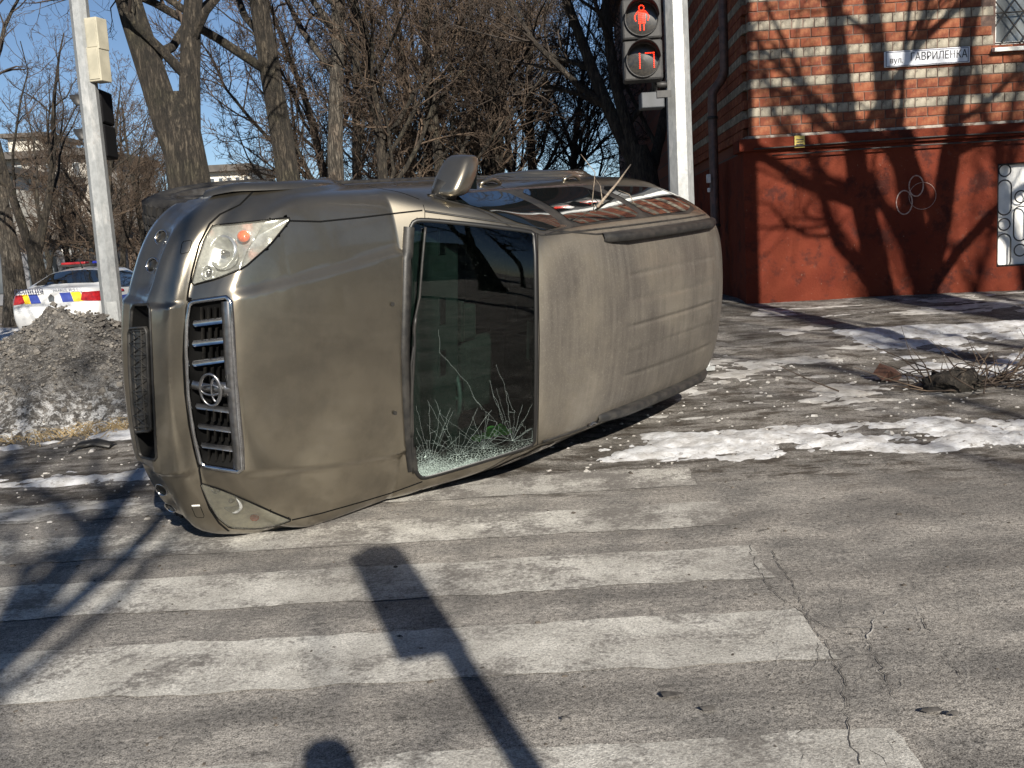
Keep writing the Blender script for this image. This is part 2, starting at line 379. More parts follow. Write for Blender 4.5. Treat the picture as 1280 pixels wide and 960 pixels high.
def slab(mb, u0, u1, z0, z1, ya, yb): mb.box(((u0+u1)/2, (ya+yb)/2, (z0+z1)/2), (u1-u0, abs(yb-ya), z1-z0))
for u0, u1, z0, z1 in ((.02, WIN_U0, CAP_T-.1, WTOP), (WIN_U1, 14, CAP_T-.1, WTOP), (WIN_U0, WIN_U1, CAP_T-.1, WIN_Z0), (WIN_U0, WIN_U1, WIN_Z1, WTOP)): slab(core, u0, u1, z0, z1, y0, .5)
core.build('wall', M_mortar, house)
pl = MB()
for u0, u1, z0, z1 in ((-.10, BW_U0, -1.2, PL_T), (BW_U1, 14, -1.2, PL_T), (BW_U0, BW_U1, -1.2, BW_Z0), (BW_U0, BW_U1, BW_Z1, PL_T)): slab(pl, u0, u1, z0, z1, -.10, .30)
plinth = pl.build('plinth', M_plaster, house)
cp = MB(); slab(cp, -.16, 14, PL_T+.002, CAP_T-.04, -.16, .3); cp.build('plinth_cap', M_plaster, house, False, .012)
cp = MB(); slab(cp, -.06, 14, CAP_T-.038, CAP_T-.002, -.09, .3); cp.build('plinth_ledge', simple('limed_ledge', (.34,.31,.27), (.13,.085,.065), 9, .95, contrast=(.42,.6)), house, False, .008)
side = MB(); slab(side, .015, .5, -1.2, WTOP, .52, 26.5); side.build('side_wall', side_brick_mat(), house)
pls = MB(); slab(pls, -.095, .3, -1.2, PL_T-.01, .302, 26.5); pls.build('plinth', M_plaster, house)
roofm = simple('roof_sheet', (.16,.09,.07), (.10,.07,.06), 3, .7)
MB().box((7, 13.0, WTOP+.3), (15.2, 28.0, .5), None, .8).build('roof', roofm, house)
# bricks, one by one where they can be told apart
def brick_mesh(name, L_, H_, D_, seed):
    rr = random.Random(seed); bm = bmesh.new(); bmesh.ops.create_cube(bm, size=1)
    for v in bm.verts: v.co = Vector((v.co.x*L_+rr.uniform(-.003,.003), v.co.y*D_, v.co.z*H_+rr.uniform(-.003,.003)))
    ge = [e for e in bm.edges if all(v.co.y < 0 for v in e.verts)]
    bmesh.ops.bevel(bm, geom=ge, offset=.005, segments=1, affect='EDGES')
    me = bpy.data.meshes.new(name); bm.to_mesh(me); bm.free(); return me
CH = .118
RB = [brick_mesh('red_brick', .253, CH-.011, .11, i) for i in range(5)]; RH = [brick_mesh('red_half_brick', .118, CH-.011, .11, i+20) for i in range(3)]
WBk = [brick_mesh('white_brick', .128, CH-.009, .11, i+40) for i in range(5)]
for me in RB+RH: me.materials.append(M_red)
for me in WBk: me.materials.append(M_white)
rr = random.Random(9); nred = nwh = 0; rest = {'red': MB(), 'white': MB()}
row = 0; zb = CAP_T
while zb < zl(4.95):
    white = (row % 3) == 2 or False
    zc = zb+CH/2; u = .0 if row % 2 else -.0; first = True
    while u < 4.25:
        if white: L_, me, nm = .139, rr.choice(WBk), 'white_brick'
        elif first and row % 2: L_, me, nm = .129, rr.choice(RH), 'red_brick'
        else: L_, me, nm = .264, rr.choice(RB), 'red_brick'
        first = False; uc = u+L_/2; u += L_
        if WIN_U0-L_*.45 < uc and zc > WIN_Z0-.03: continue
        cnt = nwh if white else nred
        jy = rr.uniform(-.006, .006)
        if cnt < 298:
            o = link(nm, me, None, house); o.location = (uc, .012+jy, zc); o.rotation_euler = (0, rr.uniform(-.006, .006), rr.uniform(-.012, .012))
            if white: nwh += 1
            else: nred += 1
        else: rest['white' if white else 'red'].add([Vector(v.co)+Vector((uc, .012, zc)) for v in me.vertices], [list(p.vertices) for p in me.polygons])
    zb += CH; row += 1
# higher rows, the far end and the side street: the same courses, joined
for r2 in range(row, 58):
    zc = CAP_T+CH*r2+CH/2; white = (r2 % 3) == 2; L_ = .139 if white else .264
    k = 0
    while k*L_ < 8:
        uc = k*L_+L_/2+(0 if white or r2 % 2 else -.13); k += 1
        if WIN_U0-L_*.45 < uc < WIN_U1+.1 and WIN_Z0 < zc < WIN_Z1+.05: continue
        rest['white' if white else 'red'].box((uc, .012, zc), (L_-.011, .11, CH-.010))
for r2 in range(0, 26):
    zc = CAP_T+CH*r2+CH/2; white = (r2 % 3) == 2; L_ = .139 if white else .264
    for k in range(int(6/L_)):
        rest['white' if white else 'red'].box((.012, .07+k*L_+L_/2+(0 if r2 % 2 else .12), zc), (.11, L_-.011, CH-.010))
for nm, mb in rest.items():
    o = mb.build(nm+'_brickwork', M_red if nm == 'red' else M_white, house); o['kind'] = 'stuff'
# upper window with a lattice and a white sill
M_winframe = simple('white_window_paint', (.72,.72,.70), (.60,.60,.57), 10, .5)
M_iron = simple('black_iron', (.018,.017,.016), (.035,.03,.026), 30, .6)
M_glassgrey, gnt, gb = newmat('window_pane'); gb.inputs['Base Color'].default_value = (.16,.175,.18,1); gb.inputs['Roughness'].default_value = .08; gb.inputs['Coat Weight'].default_value = 1
win = MB(); slab(win, WIN_U0+.01, WIN_U1-.01, WIN_Z0+.02, WIN_Z1-.01, .13, .15); win = win.build('window', M_glassgrey, house)
fr = MB()
for u0, u1, z0, z1 in ((WIN_U0, WIN_U0+.06, WIN_Z0, WIN_Z1), (WIN_U1-.06, WIN_U1, WIN_Z0, WIN_Z1), (WIN_U0+.062, WIN_U1-.062, WIN_Z0, WIN_Z0+.07), (WIN_U0+.062, WIN_U1-.062, WIN_Z1-.07, WIN_Z1)): slab(fr, u0, u1, z0, z1, .09, .16)
fr.build('frame', M_winframe, win)
sl = MB().box(((WIN_U0+WIN_U1)/2, -.02, WIN_Z0-.035), (WIN_U1-WIN_U0+.10, .24, .05), Mrot('X', .15)); sl.build('sill', M_winframe, win, False, .006)
for k in range(7):
    for sg in (1, -1):
        uc = WIN_U0+.15+k*.24; MB().tube([(uc-.30*sg, .055, WIN_Z0+.02), (uc+.75*sg*.6, .055, WIN_Z0+1.0)], .008, 6).build('lattice_bar', M_iron, win)
for zz in (.05, .42, .8): MB().tube([(WIN_U0+.02, .052, WIN_Z0+zz), (WIN_U1-.02, .052, WIN_Z0+zz)], .009, 6).build('lattice_bar', M_iron, win)
# basement window: white board behind an ornamental grille
bw = MB(); slab(bw, BW_U0+.005, BW_U1-.005, BW_Z0+.005, BW_Z1-.005, -.02, .0); bw = bw.build('basement_window', simple('white_board', (.80,.80,.78), (.70,.70,.67), 6, .6), house)
def bar(pts, r_=.010, closed=False): MB().tube(pts, r_, 6, closed=closed).build('grille_bar', M_iron, bw, True)
yg = -.075
for zz in (BW_Z0+.015, BW_Z1-.015): bar([(BW_U0, yg, zz), (BW_U1, yg, zz)])
for uu in (BW_U0+.015, BW_U1-.015): bar([(uu, yg, BW_Z0), (uu, yg, BW_Z1)])
def oval_pts(cu, cz, a, b, n=26): return [(cu+a*math.copysign(abs(math.cos(q))**.8, math.cos(q)), yg, cz+math.copysign(max(0, abs(math.sin(q))*(b)), math.sin(q))) for q in np.linspace(0, 2*math.pi, n, endpoint=False)]
def stadium(cu, cz, a, b):
    P_ = []
    for q in np.linspace(0, math.pi, 10): P_.append((cu+a*math.cos(q), yg, cz+(b-a)+a*math.sin(q)))
    for q in np.linspace(math.pi, 2*math.pi, 10): P_.append((cu+a*math.cos(q), yg, cz-(b-a)+a*math.sin(q)))
    return P_
for c in range(7):
    cu = BW_U0+.10+c*.205
    for k in range(3):
        cz = BW_Z0+.20+k*.68-(.34 if c % 2 else 0)
        for (z_, a, b) in ((cz, .085, .22), (cz+.34, .075, .075)):
            if BW_Z0+.02 < z_-b*.6 and z_+b*.6 < BW_Z1-.0:
                pts = [(p[0], p[1], min(max(p[2], BW_Z0+.015), BW_Z1-.015)) for p in stadium(cu, z_, a, b)]; bar(pts, .009, True)
# street-name plate
def text(name, body, size, mat, M4, parent, ext=.002, xs=1., bold=0):
    cu = bpy.data.curves.new(name, 'FONT'); cu.body = body; cu.size = size; cu.align_x = 'LEFT'; cu.align_y = 'CENTER'; cu.extrude = ext; cu.offset = bold
    o = bpy.data.objects.new(name, cu); COL.objects.link(o); bpy.context.view_layer.update()
    dg = bpy.context.evaluated_depsgraph_get(); me = bpy.data.meshes.new_from_object(o.evaluated_get(dg)); bpy.data.objects.remove(o)
    me.materials.clear(); me.materials.append(mat)
    o = link(name, me, mat, parent); o.matrix_local = M4 @ Matrix.Diagonal((xs, 1, 1, 1)); return o
M_enamel = simple('sign_enamel', (.74,.76,.80), (.62,.64,.70), 12, .35); M_ink = simple('sign_ink', (.012,.012,.02), rough=.5); M_blue = simple('sign_blue_edge', (.05,.06,.12), rough=.5)
SU, SZ = 1.70, zl(3.54)
plate = empty('street_name_sign', (0, 0, 0), 0, 'white enamel street name sign with black Cyrillic lettering on the brick wall', 'sign')
plate.matrix_world = Matrix.Translation((HX, HY, HB)) @ Matrix.Rotation(-YAW, 4, 'Z') @ Matrix.Translation((SU, -.075, SZ))
MB().box((.52, 0, 0), (1.06, .016, .195)).build('plate', M_enamel, plate, False, .006)
for c_, d_ in (((.52, -.012, .085), (1.02, .006, .006)), ((.52, -.012, -.085), (1.02, .006, .006)), ((.013, -.012, 0), (.006, .006, .164)), ((1.027, -.012, 0), (.006, .006, .164))): MB().box(c_, d_).build('border_line', M_blue, plate)
X90 = Matrix.Rotation(R(90), 4, 'X')
text('lettering', 'ГАВРИЛЕНКА', .135, M_ink, Matrix.Translation((.31, -.012, .008)) @ X90, plate, .002, .78, .0)
text('lettering', 'вул.', .10, M_ink, Matrix.Translation((.055, -.012, -.02)) @ X90, plate, .002, .9)
# small yellow gas-line plate, cables, scrawl, downpipe
yp = MB().box((.60, -.172, PL_T+.085), (.13, .012, .15)).build('marker_plate', simple('yellow_plate', (.62,.46,.08), (.45,.36,.12), 40, .6), house, False, .003)
MB().box((.60, -.181, PL_T+.11), (.09, .004, .012)).box((.60, -.181, PL_T+.08), (.08, .004, .012)).box((.60, -.181, PL_T+.05), (.09, .004, .012)).build('print', M_ink, yp)
for zz in (PL_T+.035, PL_T-.06):
    pts = [(u_, -.19+.004*math.sin(u_*3), zz-.012*math.sin(u_*1.1+zz)) for u_ in np.linspace(.02 if zz > PL_T else .25, 9, 40)]; MB().tube(pts, .010, 6).build('cable', M_iron, house, True)
M_scrawl = simple('chalk_scrawl', (.42,.33,.30), (.30,.15,.11), 40, .9, contrast=(.4,.7))
for cu, cz, a, b in ((1.93, zl(1.75), .10, .15), (2.08, zl(1.95), .09, .13), (2.16, zl(1.82), .17, .17)):
    MB().tube([(cu+a*math.cos(q), -.102, cz+b*math.sin(q)) for q in np.linspace(0, 2*math.pi, 30, endpoint=False)], .008 if a < .15 else .003, 5, closed=True).build('scrawl', M_scrawl, plinth, True)
M_pipe = simple('downpipe_paint', (.16,.09,.07), (.09,.06,.05), 12, .5, .3)
dp = MB().tube([(-.09, 1.2, zl(9.0)), (-.09, 1.2, zl(3.75)), (-.13, 1.22, zl(3.62)), (-.26, 1.24, zl(3.45)), (-.27, 1.24, zl(3.3)), (-.27, 1.24, zl(.75)), (-.34, 1.15, zl(.62))], .065, 12).build('downpipe', M_pipe, house, True)
for zz in (zl(4.3), zl(3.1), zl(1.6)): MB().tube([(-.27 if zz < zl(3.3) else -.09, 1.24, zz-.02), (-.27 if zz < zl(3.3) else -.09, 1.24, zz+.02)], .075, 12).build('pipe_clamp', M_iron, house, True)
M_rag = simple('white_rag', (.75,.75,.75), (.6,.6,.6), 20, .8)
for zz, d_ in ((2.26, (.06, .05, .12)), (2.10, (.04, .04, .06))): MB().box((-.36, 1.16, zl(zz)), d_).build('pipe_tag', M_rag, house, False, .01)
# ================================================================== trees
def bark_mat(name, c1, c2, c3):
    m, n, b = newmat(name); t = NT(n)
    c = t.mix(t.ramp(t.noise(13, 8, .7, stretch=(1, 1, .3)), .38, .62), c1, c2); c = t.mix(t.math('MULTIPLY', t.ramp(t.noise(1.4, 5), .5, .7), .6), c, c3)
    fur = t.ramp(t.noise(30, 7, .72, dist=.6, stretch=(1, 1, .16)), .36, .58); c = t.mix(t.math('MULTIPLY', t.math('SUBTRACT', 1., fur), .85), c, (.016,.013,.010))
    t.L(c, b.inputs['Base Color']); b.inputs['Roughness'].default_value = .92
    t.bump(b, t.math('ADD', t.noise(10, 6, .7, stretch=(1, 1, .3)), t.math('MULTIPLY', fur, .9)), .95, .05); return m
M_bark = bark_mat('bark', (.030,.024,.018), (.085,.069,.050), (.060,.056,.032))
M_barkpale = bark_mat('pale_bark', (.075,.064,.050), (.15,.13,.105), (.13,.075,.045))
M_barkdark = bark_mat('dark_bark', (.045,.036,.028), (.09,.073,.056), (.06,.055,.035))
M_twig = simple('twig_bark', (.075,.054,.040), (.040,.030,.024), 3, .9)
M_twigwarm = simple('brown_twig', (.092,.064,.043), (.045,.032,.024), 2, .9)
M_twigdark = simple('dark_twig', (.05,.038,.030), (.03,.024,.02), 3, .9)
class Tubes:
    """branches as tapered tubes, batched"""
    def __init__(s): s.V = []; s.F = []; s.n = 0
    def add(s, pts, rad, k):
        pts = np.asarray(pts); T = np.gradient(pts, axis=0); T /= np.linalg.norm(T, axis=1, keepdims=True)+1e-9
        a = np.cross(T, [.31, .17, .93]); a /= np.linalg.norm(a, axis=1, keepdims=True)+1e-9; b = np.cross(T, a)
        an = 2*np.pi*np.arange(k)/k
        V = pts[:, None]+np.asarray(rad)[:, None, None]*(a[:, None]*np.cos(an)[:, None]+b[:, None]*np.sin(an)[:, None])
        N = len(pts); I = s.n+np.arange(N*k).reshape(N, k); J = np.roll(I, -1, 1)
        s.F.append(np.stack([I[:-1], J[:-1], J[1:], I[1:]], -1).reshape(-1, 4)); s.V.append(V.reshape(-1, 3)); s.n += N*k
    def mesh(s, name): return fast_mesh(name, np.concatenate(s.V), np.concatenate(s.F))
def norm(v): return v/(np.linalg.norm(v)+1e-9)
def grow_tree(seed, H=9., r0=.25, clear=2.2, forks=None, limbs=11, dens_=1., spread=1., lean=(0, 0), fine=5, up=.35, twist=.25, tmin=.0035):
    """returns (trunk mesh, crown mesh)"""
    rg = np.random.RandomState(seed); tr, cr = Tubes(), Tubes()
    def poly(p, d, L_, n, wob, grav):
        P_ = [p]; 
        for _ in range(n):
            d = norm(d+rg.normal(0, wob, 3)+np.array([0, 0, grav])); P_.append(P_[-1]+d*L_/n)
        return np.array(P_)
    def along(P_, t): k = t*(len(P_)-1); i = min(int(k), len(P_)-2); return P_[i]+(P_[i+1]-P_[i])*(k-i), norm(P_[i+1]-P_[i])
    def side(d, ang):
        a = np.cross(d, rg.normal(0, 1, 3)); a = norm(a); return norm(d*math.cos(ang)+a*math.sin(ang))
    def twigs(P_, L_, r, lev):
        n = int(L_*(4.2 if lev == 2 else 7.0)*dens_)+2
        for _ in range(n):
            t = rg.uniform(.15, 1); p, d = along(P_, t); l = L_*rg.uniform(.22, .5)*(1.15-.5*t)
            d2 = side(d, rg.uniform(.5, 1.15)*spread); rr_ = max(tmin, r*(1-t*.7)*.45)
            Q = poly(p, d2, l, 4 if lev == 2 else 3, twist, up*.25); cr.add(Q, np.linspace(rr_, tmin*.7, len(Q)), 4 if lev == 2 else 3)
            if lev == 2: twigs(Q, l, rr_, 3)
            elif fine:
                for _ in range(rg.randint(1, fine)):
                    p2, d3 = along(Q, rg.uniform(.3, 1)); Q2 = poly(p2, side(d3, rg.uniform(.4, 1.0)), l*rg.uniform(.3, .7), 2, twist, up*.15); cr.add(Q2, [tmin*.85, tmin*.75, tmin*.45], 3)
    stems = forks or [((lean[0], lean[1], 1.), 1., 1.)]
    base = np.array([0., 0., -.15]); n0 = 7
    if forks:
        T0 = poly(base, np.array([lean[0], lean[1], 1.]), clear+.15, n0, .03, .05)
        rad = r0*(1.0-.16*np.linspace(0, 1, n0+1)); rad[0] *= 1.35; rad[1] *= 1.08; rad[-2] *= .93; rad[-1] *= .45; tr.add(T0, rad, 14); top = T0[-3]; hrem = H-clear
    else: top = base; hrem = H; 
    for (d0, lf, rf) in stems:
        rs = r0*rf*(.78 if forks else 1); P_ = poly(top, norm(np.array(d0, float)), hrem*lf, 11, .045, .05)
        rad = rs*(1-.86*np.linspace(0, 1, 12)**1.1); 
        if not forks: rad[0] *= 1.4; rad[1] *= 1.06
        tr.add(P_, rad, 10)
        for k in range(limbs):
            t = (.12 if forks else clear/H)+(.96-(.12 if forks else clear/H))*((k+rg.uniform(0, .8))/limbs); p, d = along(P_, min(t, .97))
            L_ = hrem*lf*(.50*(1-t)+.17)*rg.uniform(.75, 1.25); d2 = side(d, rg.uniform(.6, 1.1)*spread); rl = rs*(1-.86*t)*rg.uniform(.38, .6)
            Q = poly(p, d2, L_, 7, twist*.6, up*.3); tr.add(Q, np.linspace(rl, max(rl*.2, tmin*1.5), 8), 6)
            nb = int(3+L_*2.0*dens_)
            for _ in range(nb):
                tt = rg.uniform(.2, 1.); p3, d3 = along(Q, tt); l3 = L_*rg.uniform(.28, .55)*(1.1-.4*tt); r3 = max(rl*(1-.75*tt)*.5, tmin*1.3)
                Q3 = poly(p3, side(d3, rg.uniform(.45, 1.0)), l3, 5, twist, up*.25); cr.add(Q3, np.linspace(r3, tmin, 6), 5); twigs(Q3, l3, r3, 2)
    return tr.mesh('trunk'), cr.mesh('crown')
def plant(name, tm, cm, x, y, rz, s, label, bark, twig, group=None, z=None):
    e = empty(name, (x, y, float(gz(x, y)) if z is None else z), rz, label, 'tree', group); e.scale = (s, s, s)
    for nm, me, mt in (('trunk', tm, bark), ('crown', cm, twig)):
        o = bpy.data.objects.new(nm, me); COL.objects.link(o); o.parent = e
        if not me.materials: me.materials.append(mt)
        o.material_slots[0].link = 'OBJECT'; o.material_slots[0].material = mt
    return e
def tx(u, v, y): return float(at_depth(u, v, y)[0])
def px_at(u, y): return (u-640)/FPX*y                         # lateral position of a pixel column at a depth

# the big forked lime behind the bumper
tm, cm = grow_tree(5, 11, .31, 3.5, [((-.26, .02, 1), 1., .90), ((.10, .05, 1), .9, .66)], 10, .75, 1., fine=4)
plant('lime_tree', tm, cm, tx(240, 210, 13.6), 13.6, 0, 1, 'thick rough-barked tree whose trunk forks in two above the bumper', M_bark, M_twig)
tm2, cm2 = grow_tree(11, 12, .24, 4.0, None, 15, .75, 1., fine=4)
plant('lime_tree', tm2, cm2, tx(356, 190, 17), 17, .4, 1, 'straight dark-barked tree between the forked tree and the slim pale one', M_bark, M_twig)
tm3, cm3 = grow_tree(23, 12, .19, 4.6, None, 14, .7, 1., fine=4)
plant('slim_tree', tm3, cm3, tx(414, 200, 19.5), 19.5, 1.1, 1, 'slim pale-barked tree with a rusty patch low on its trunk', M_barkpale, M_twig)
# thicket of twiggy trees behind the car
variants = [grow_tree(100+i, 8.5, .15, 1.0, None, 16, .9, .95, fine=4, tmin=.0055) for i in range(3)]
rg = random.Random(12)
spots = [(455, 24, 1.05), (500, 21, .95), (545, 26, 1.15), (575, 22, 1.0), (610, 29, 1.2), (645, 23, 1.0), (680, 27, 1.05), (715, 31, .95), (520, 33, 1.25), (600, 36, 1.3), (440, 31, 1.2), (385, 34, .9), (660, 38, 1.2), (750, 36, .9)]
desc = ['brown twiggy tree just behind the slim pale trunk', 'brown twiggy tree nearest behind the windscreen', 'tall brown twiggy tree in the middle of the thicket', 'dense brown tree behind the door mirror', 'tall tree at the back of the thicket', 'brown twiggy tree behind the car roof', 'dark twiggy tree left of the open sky', 'low dark tree under the gap of sky']
for i, (u, y, s) in enumerate(spots):
    a, b = variants[i % 3]
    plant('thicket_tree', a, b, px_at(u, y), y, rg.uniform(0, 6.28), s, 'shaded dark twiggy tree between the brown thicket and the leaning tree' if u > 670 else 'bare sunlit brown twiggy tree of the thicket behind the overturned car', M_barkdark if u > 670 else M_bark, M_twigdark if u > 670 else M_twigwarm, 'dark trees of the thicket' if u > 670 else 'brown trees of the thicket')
# dark tree by the corner of the house, limbs leaning left over the street
tm4, cm4 = grow_tree(31, 9.5, .30, 2.6, [((-.50, .05, 1), 1.0, .62), ((-.22, .1, 1), 1.05, .55), ((.35, .3, 1), .8, .5)], 9, .8, 1., fine=4)
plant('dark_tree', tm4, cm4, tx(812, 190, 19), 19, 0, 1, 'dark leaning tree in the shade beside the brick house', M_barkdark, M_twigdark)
# left side of the street
tm5, cm5 = grow_tree(41, 9, .20, 2.4, [((-.18, 0, 1), 1., .8), ((.32, .05, 1), .85, .7)], 9, .7, 1., fine=4)
plant('street_tree', tm5, cm5, tx(42, 280, 25), 25, 0, 1, 'slender grey tree behind the police car with one low slanting limb', M_bark, M_twig)
tm6, cm6 = grow_tree(43, 11, .30, 4.2, None, 11, .6, 1., fine=4)
plant('street_tree', tm6, cm6, tx(3, 250, 27), 27, 2, 1, 'thick pale street tree at the far kerb beyond the slender one', M_barkpale, M_twig)
for i, (u, y, s) in enumerate(((150, 28, .8), (190, 33, .8), (105, 36, .85), (165, 42, .9), (75, 40, .8), (225, 44, .7))):
    a, b = variants[(i+1) % 3]
    plant('street_tree', a, b, px_at(u, y), y, rg.uniform(0, 6.28), s, 'bare brown tree in the row in front of the far flats', M_bark, M_twigwarm, 'bare trees along the far street')
# a tree outside the frame on the left whose boughs hang into the picture, and the trees behind the photographer that throw the shadows
tm7, cm7 = grow_tree(57, 9.5, .26, 2.6, None, 14, .8, 1.15, up=.1, fine=4)
plant('overhanging_tree', tm7, cm7, -8.6, 12.6, 2.4, 1, 'tree at the left whose boughs hang over the dirt heap', M_bark, M_twig)
tsun = np.array([to_sun.x, to_sun.y])/math.hypot(to_sun.x, to_sun.y)
shade = [grow_tree(200, 12, .26, 5.0, None, 10, .4, 1., fine=2, tmin=.006), grow_tree(201, 13, .30, 4.0, [((-.2, .1, 1), 1, .8), ((.25, -.1, 1), .95, .8)], 9, .35, 1., fine=2, tmin=.006)]
for i, (wx, wy, L_, k, rz, s) in enumerate(((5.05, 13.2, 6.5, 1, .3, .95), (5.95, 13.2, 9.0, 0, 1.0, 1.0), (7.2, 13.2, 12.0, 1, 2.2, 1.0), (4.2, 13.2, 19.0, 1, 4.2, 1.1), (-2.1, 4.0, 13.0, 0, 2.0, .9), (-3.2, 6.0, 12.0, 1, 5.0, .8), (3.1, 5.4, 15.0, 0, 4.0, .9))):
    x_, y_ = wx+tsun[0]*L_, wy+tsun[1]*L_
    plant('pavement_tree', *shade[k], x_, y_, rz, s, 'bare tree on the near pavement behind the photographer, casting long shadows', M_bark, M_twig, 'trees on the near pavement', 0)
for i, (x_, y_, s) in enumerate(((20, 4, .9), (26, -3, 1.), (31, 6, 1.), (38, 0, 1.), (15, -9, .9))):  # unseen trees added to give the paint and windscreen something to reflect
    plant('pavement_tree', *shade[i % 2], x_, y_, i*1.3, s, 'unseen bare tree added on the right to reflect in the car', M_bark, M_twig, 'unseen trees added for reflections', 0)
# far-off wood, a brown haze of twigs
fw = Tubes(); rgn = np.random.RandomState(77)
for _ in range(900):
    a = rgn.uniform(-.62, .30); d = rgn.uniform(50, 85); p = np.array([math.sin(a)*d, math.cos(a)*d, 0.3]); h = rgn.uniform(2.2, 4.6)
    fw.add(np.array([p, p+[rgn.normal(0, .2), 0, h*.5], p+[rgn.normal(0, .5), 0, h]]), [.10, .06, .02], 4)
    for _ in range(16):
        q = p+np.array([0, 0, h*rgn.uniform(.15, 1)]); dd = np.array([rgn.normal(0, 1), rgn.normal(0, .6), abs(rgn.normal(.5, .6))])*rgn.uniform(.4, 1.1)
        fw.add(np.array([q, q+dd*.5+rgn.normal(0, .08, 3), q+dd]), [.035, .025, .012], 3)
tag(link('distant_wood', fw.mesh('distant_wood'), M_twigwarm), 'brown leafless wood closing the far end of the street', 'woodland', kind='stuff')

# ================================================================== far buildings
M_pan = simple('pale_panel', (.60,.57,.50), (.50,.47,.41), .4, .85); M_pan2 = simple('grey_panel', (.40,.37,.33), (.32,.30,.27), .5, .85)
M_dkroof = simple('dark_roof', (.06,.055,.05), (.09,.08,.07), 1, .8); M_farglass = simple('far_glass', (.05,.06,.07), (.09,.10,.11), .6, .2)
def flats(u0, u1, ytop, depth, storeys, bays, label, roof_h, mat, penthouse=None):
    x0, x1 = px_at(u0, depth), px_at(u1, depth); zt = float(at_depth((u0+u1)/2, ytop, depth)[2]); w_ = x1-x0
    e = empty('apartment_block', ((x0+x1)/2, depth, 0), 0, label, 'building')
    MB().box((0, 6, zt/2), (w_, 12, zt)).build('wall', mat, e)
    MB().box((0, 5.7, zt+roof_h/2), (w_+1.0, 13.2, roof_h)).build('roof', M_dkroof, e)
    sh = zt/storeys; bw_ = w_/bays
    for s in range(storeys):
        for k in range(bays):
            xx = -w_/2+bw_*(k+.5); zz = sh*(s+.52)
            f = MB().box((xx, -.03, zz), (bw_*.52, .10, sh*.55)).build('window', M_winframe, e); MB().box((xx, -.10, zz), (bw_*.44, .06, sh*.47)).build('pane', M_farglass, f)
            if k % 3 == 1: MB().box((xx, -.55, zz-sh*.36), (bw_*.95, 1.0, sh*.34)).build('balcony', M_pan if mat is not M_pan else M_pan2, e)
    if penthouse:
        pw, phh = penthouse; MB().box((-w_*.32, 5, zt+roof_h+phh/2), (pw, 6, phh)).build('penthouse', M_pan, e); MB().box((-w_*.32, 5, zt+roof_h+phh+.15), (pw+.8, 7, .3)).build('penthouse_roof', M_dkroof, e)
    return e
flats(28, 150, 196, 75, 5, 7, 'pale block of flats with a small rooftop storey behind the street trees', .5, M_pan2, (2.6, 1.3))
flats(252, 334, 214, 110, 4, 8, 'distant cream house with a dark flat roof beside the forked tree', .7, M_pan)
flats(-40, 22, 215, 62, 5, 4, 'yellowish block of flats behind the thick pale street tree', .4, M_pan)
def reflection_house(x, y, w_, d_, h, rz, label, mat):  # unseen houses, added for their reflections in the car's paint and glass
    e = empty('unseen_house', (x, y, 0), rz, label, 'building'); MB().box((0, 0, h/2), (w_, d_, h)).build('wall', mat, e); MB().box((0, 0, h+.3), (w_+.8, d_+.8, .6)).build('roof', M_dkroof, e)
    for s in range(int(h/3)):
        for k in range(int(w_/3)): MB().box((-w_/2+1.5+k*3, -d_/2-.02, 1.7+s*3), (1.3, .08, 1.6)).build('window', M_farglass, e)
reflection_house(8, -34, 44, 10, 6, R(180), 'unseen long low grey house added behind the photographer to reflect in the car', M_pan2)
reflection_house(62, 6, 30, 10, 9, R(-80), 'unseen grey three-storey house added on the right to reflect in the car', M_pan2)
reflection_house(-48, 2, 30, 10, 9, R(80), 'unseen grey three-storey house added on the left to reflect in the car', M_pan2)
ks_ = empty('kiosk', (px_at(88, 44), 44, .1), 0, 'low grey street kiosk with glazed front under the flats', 'kiosk')
MB().box((0, 0, 1.3), (5.0, 3, 2.6)).build('wall', simple('kiosk_grey', (.10,.105,.12), (.16,.16,.17), 1, .6), ks_)
MB().box((0, -.3, 2.75), (5.5, 4, .3)).build('roof', M_dkroof, ks_)
for k in range(3): MB().box((-1.6+k*1.6, -1.53, 1.35), (1.2, .06, 1.7)).build('window', M_farglass, ks_)
MB().box((1.4, -1.56, 2.2), (1.0, .05, .5)).build('signboard', M_winframe, ks_)

# ================================================================== poles and signals
def galv():
    m, n, b = newmat('galvanised_steel'); t = NT(n)
    c = t.mix(t.ramp(t.noise(26, 6, .7, stretch=(1, 1, .5)), .35, .65), (.26,.27,.27), (.34,.35,.35)); c = t.mix(t.ramp(t.noise(5, 7, .7, stretch=(1, 1, .35)), .52, .66), c, (.44,.44,.43))
    c = t.mix(t.math('MULTIPLY', t.ramp(t.noise(9, 6, .7), .60, .70), .6), c, (.24,.22,.20)); t.L(c, b.inputs['Base Color'])
    b.inputs['Metallic'].default_value = .35; b.inputs['Roughness'].default_value = .5; t.bump(b, t.noise(30, 5), .25, .006); return m
M_galv = galv()
M_sigblk = simple('signal_black', (.016,.016,.017), (.030,.029,.028), 20, .55)
M_siggrey = simple('signal_grey', (.020,.020,.021), (.032,.031,.030), 20, .6)
def emis(name, col, s):
    m, n, b = newmat(name); b.inputs['Base Color'].default_value = (*[c*.4 for c in col], 1); b.inputs['Emission Color'].default_value = (*col, 1); b.inputs['Emission Strength'].default_value = s; return m
M_red_led = emis('red_led', (1., .045, .015), 1.7)
M_lensdk = simple('signal_lens', (.030,.026,.020), (.012,.011,.010), 60, .3, coat=.4)
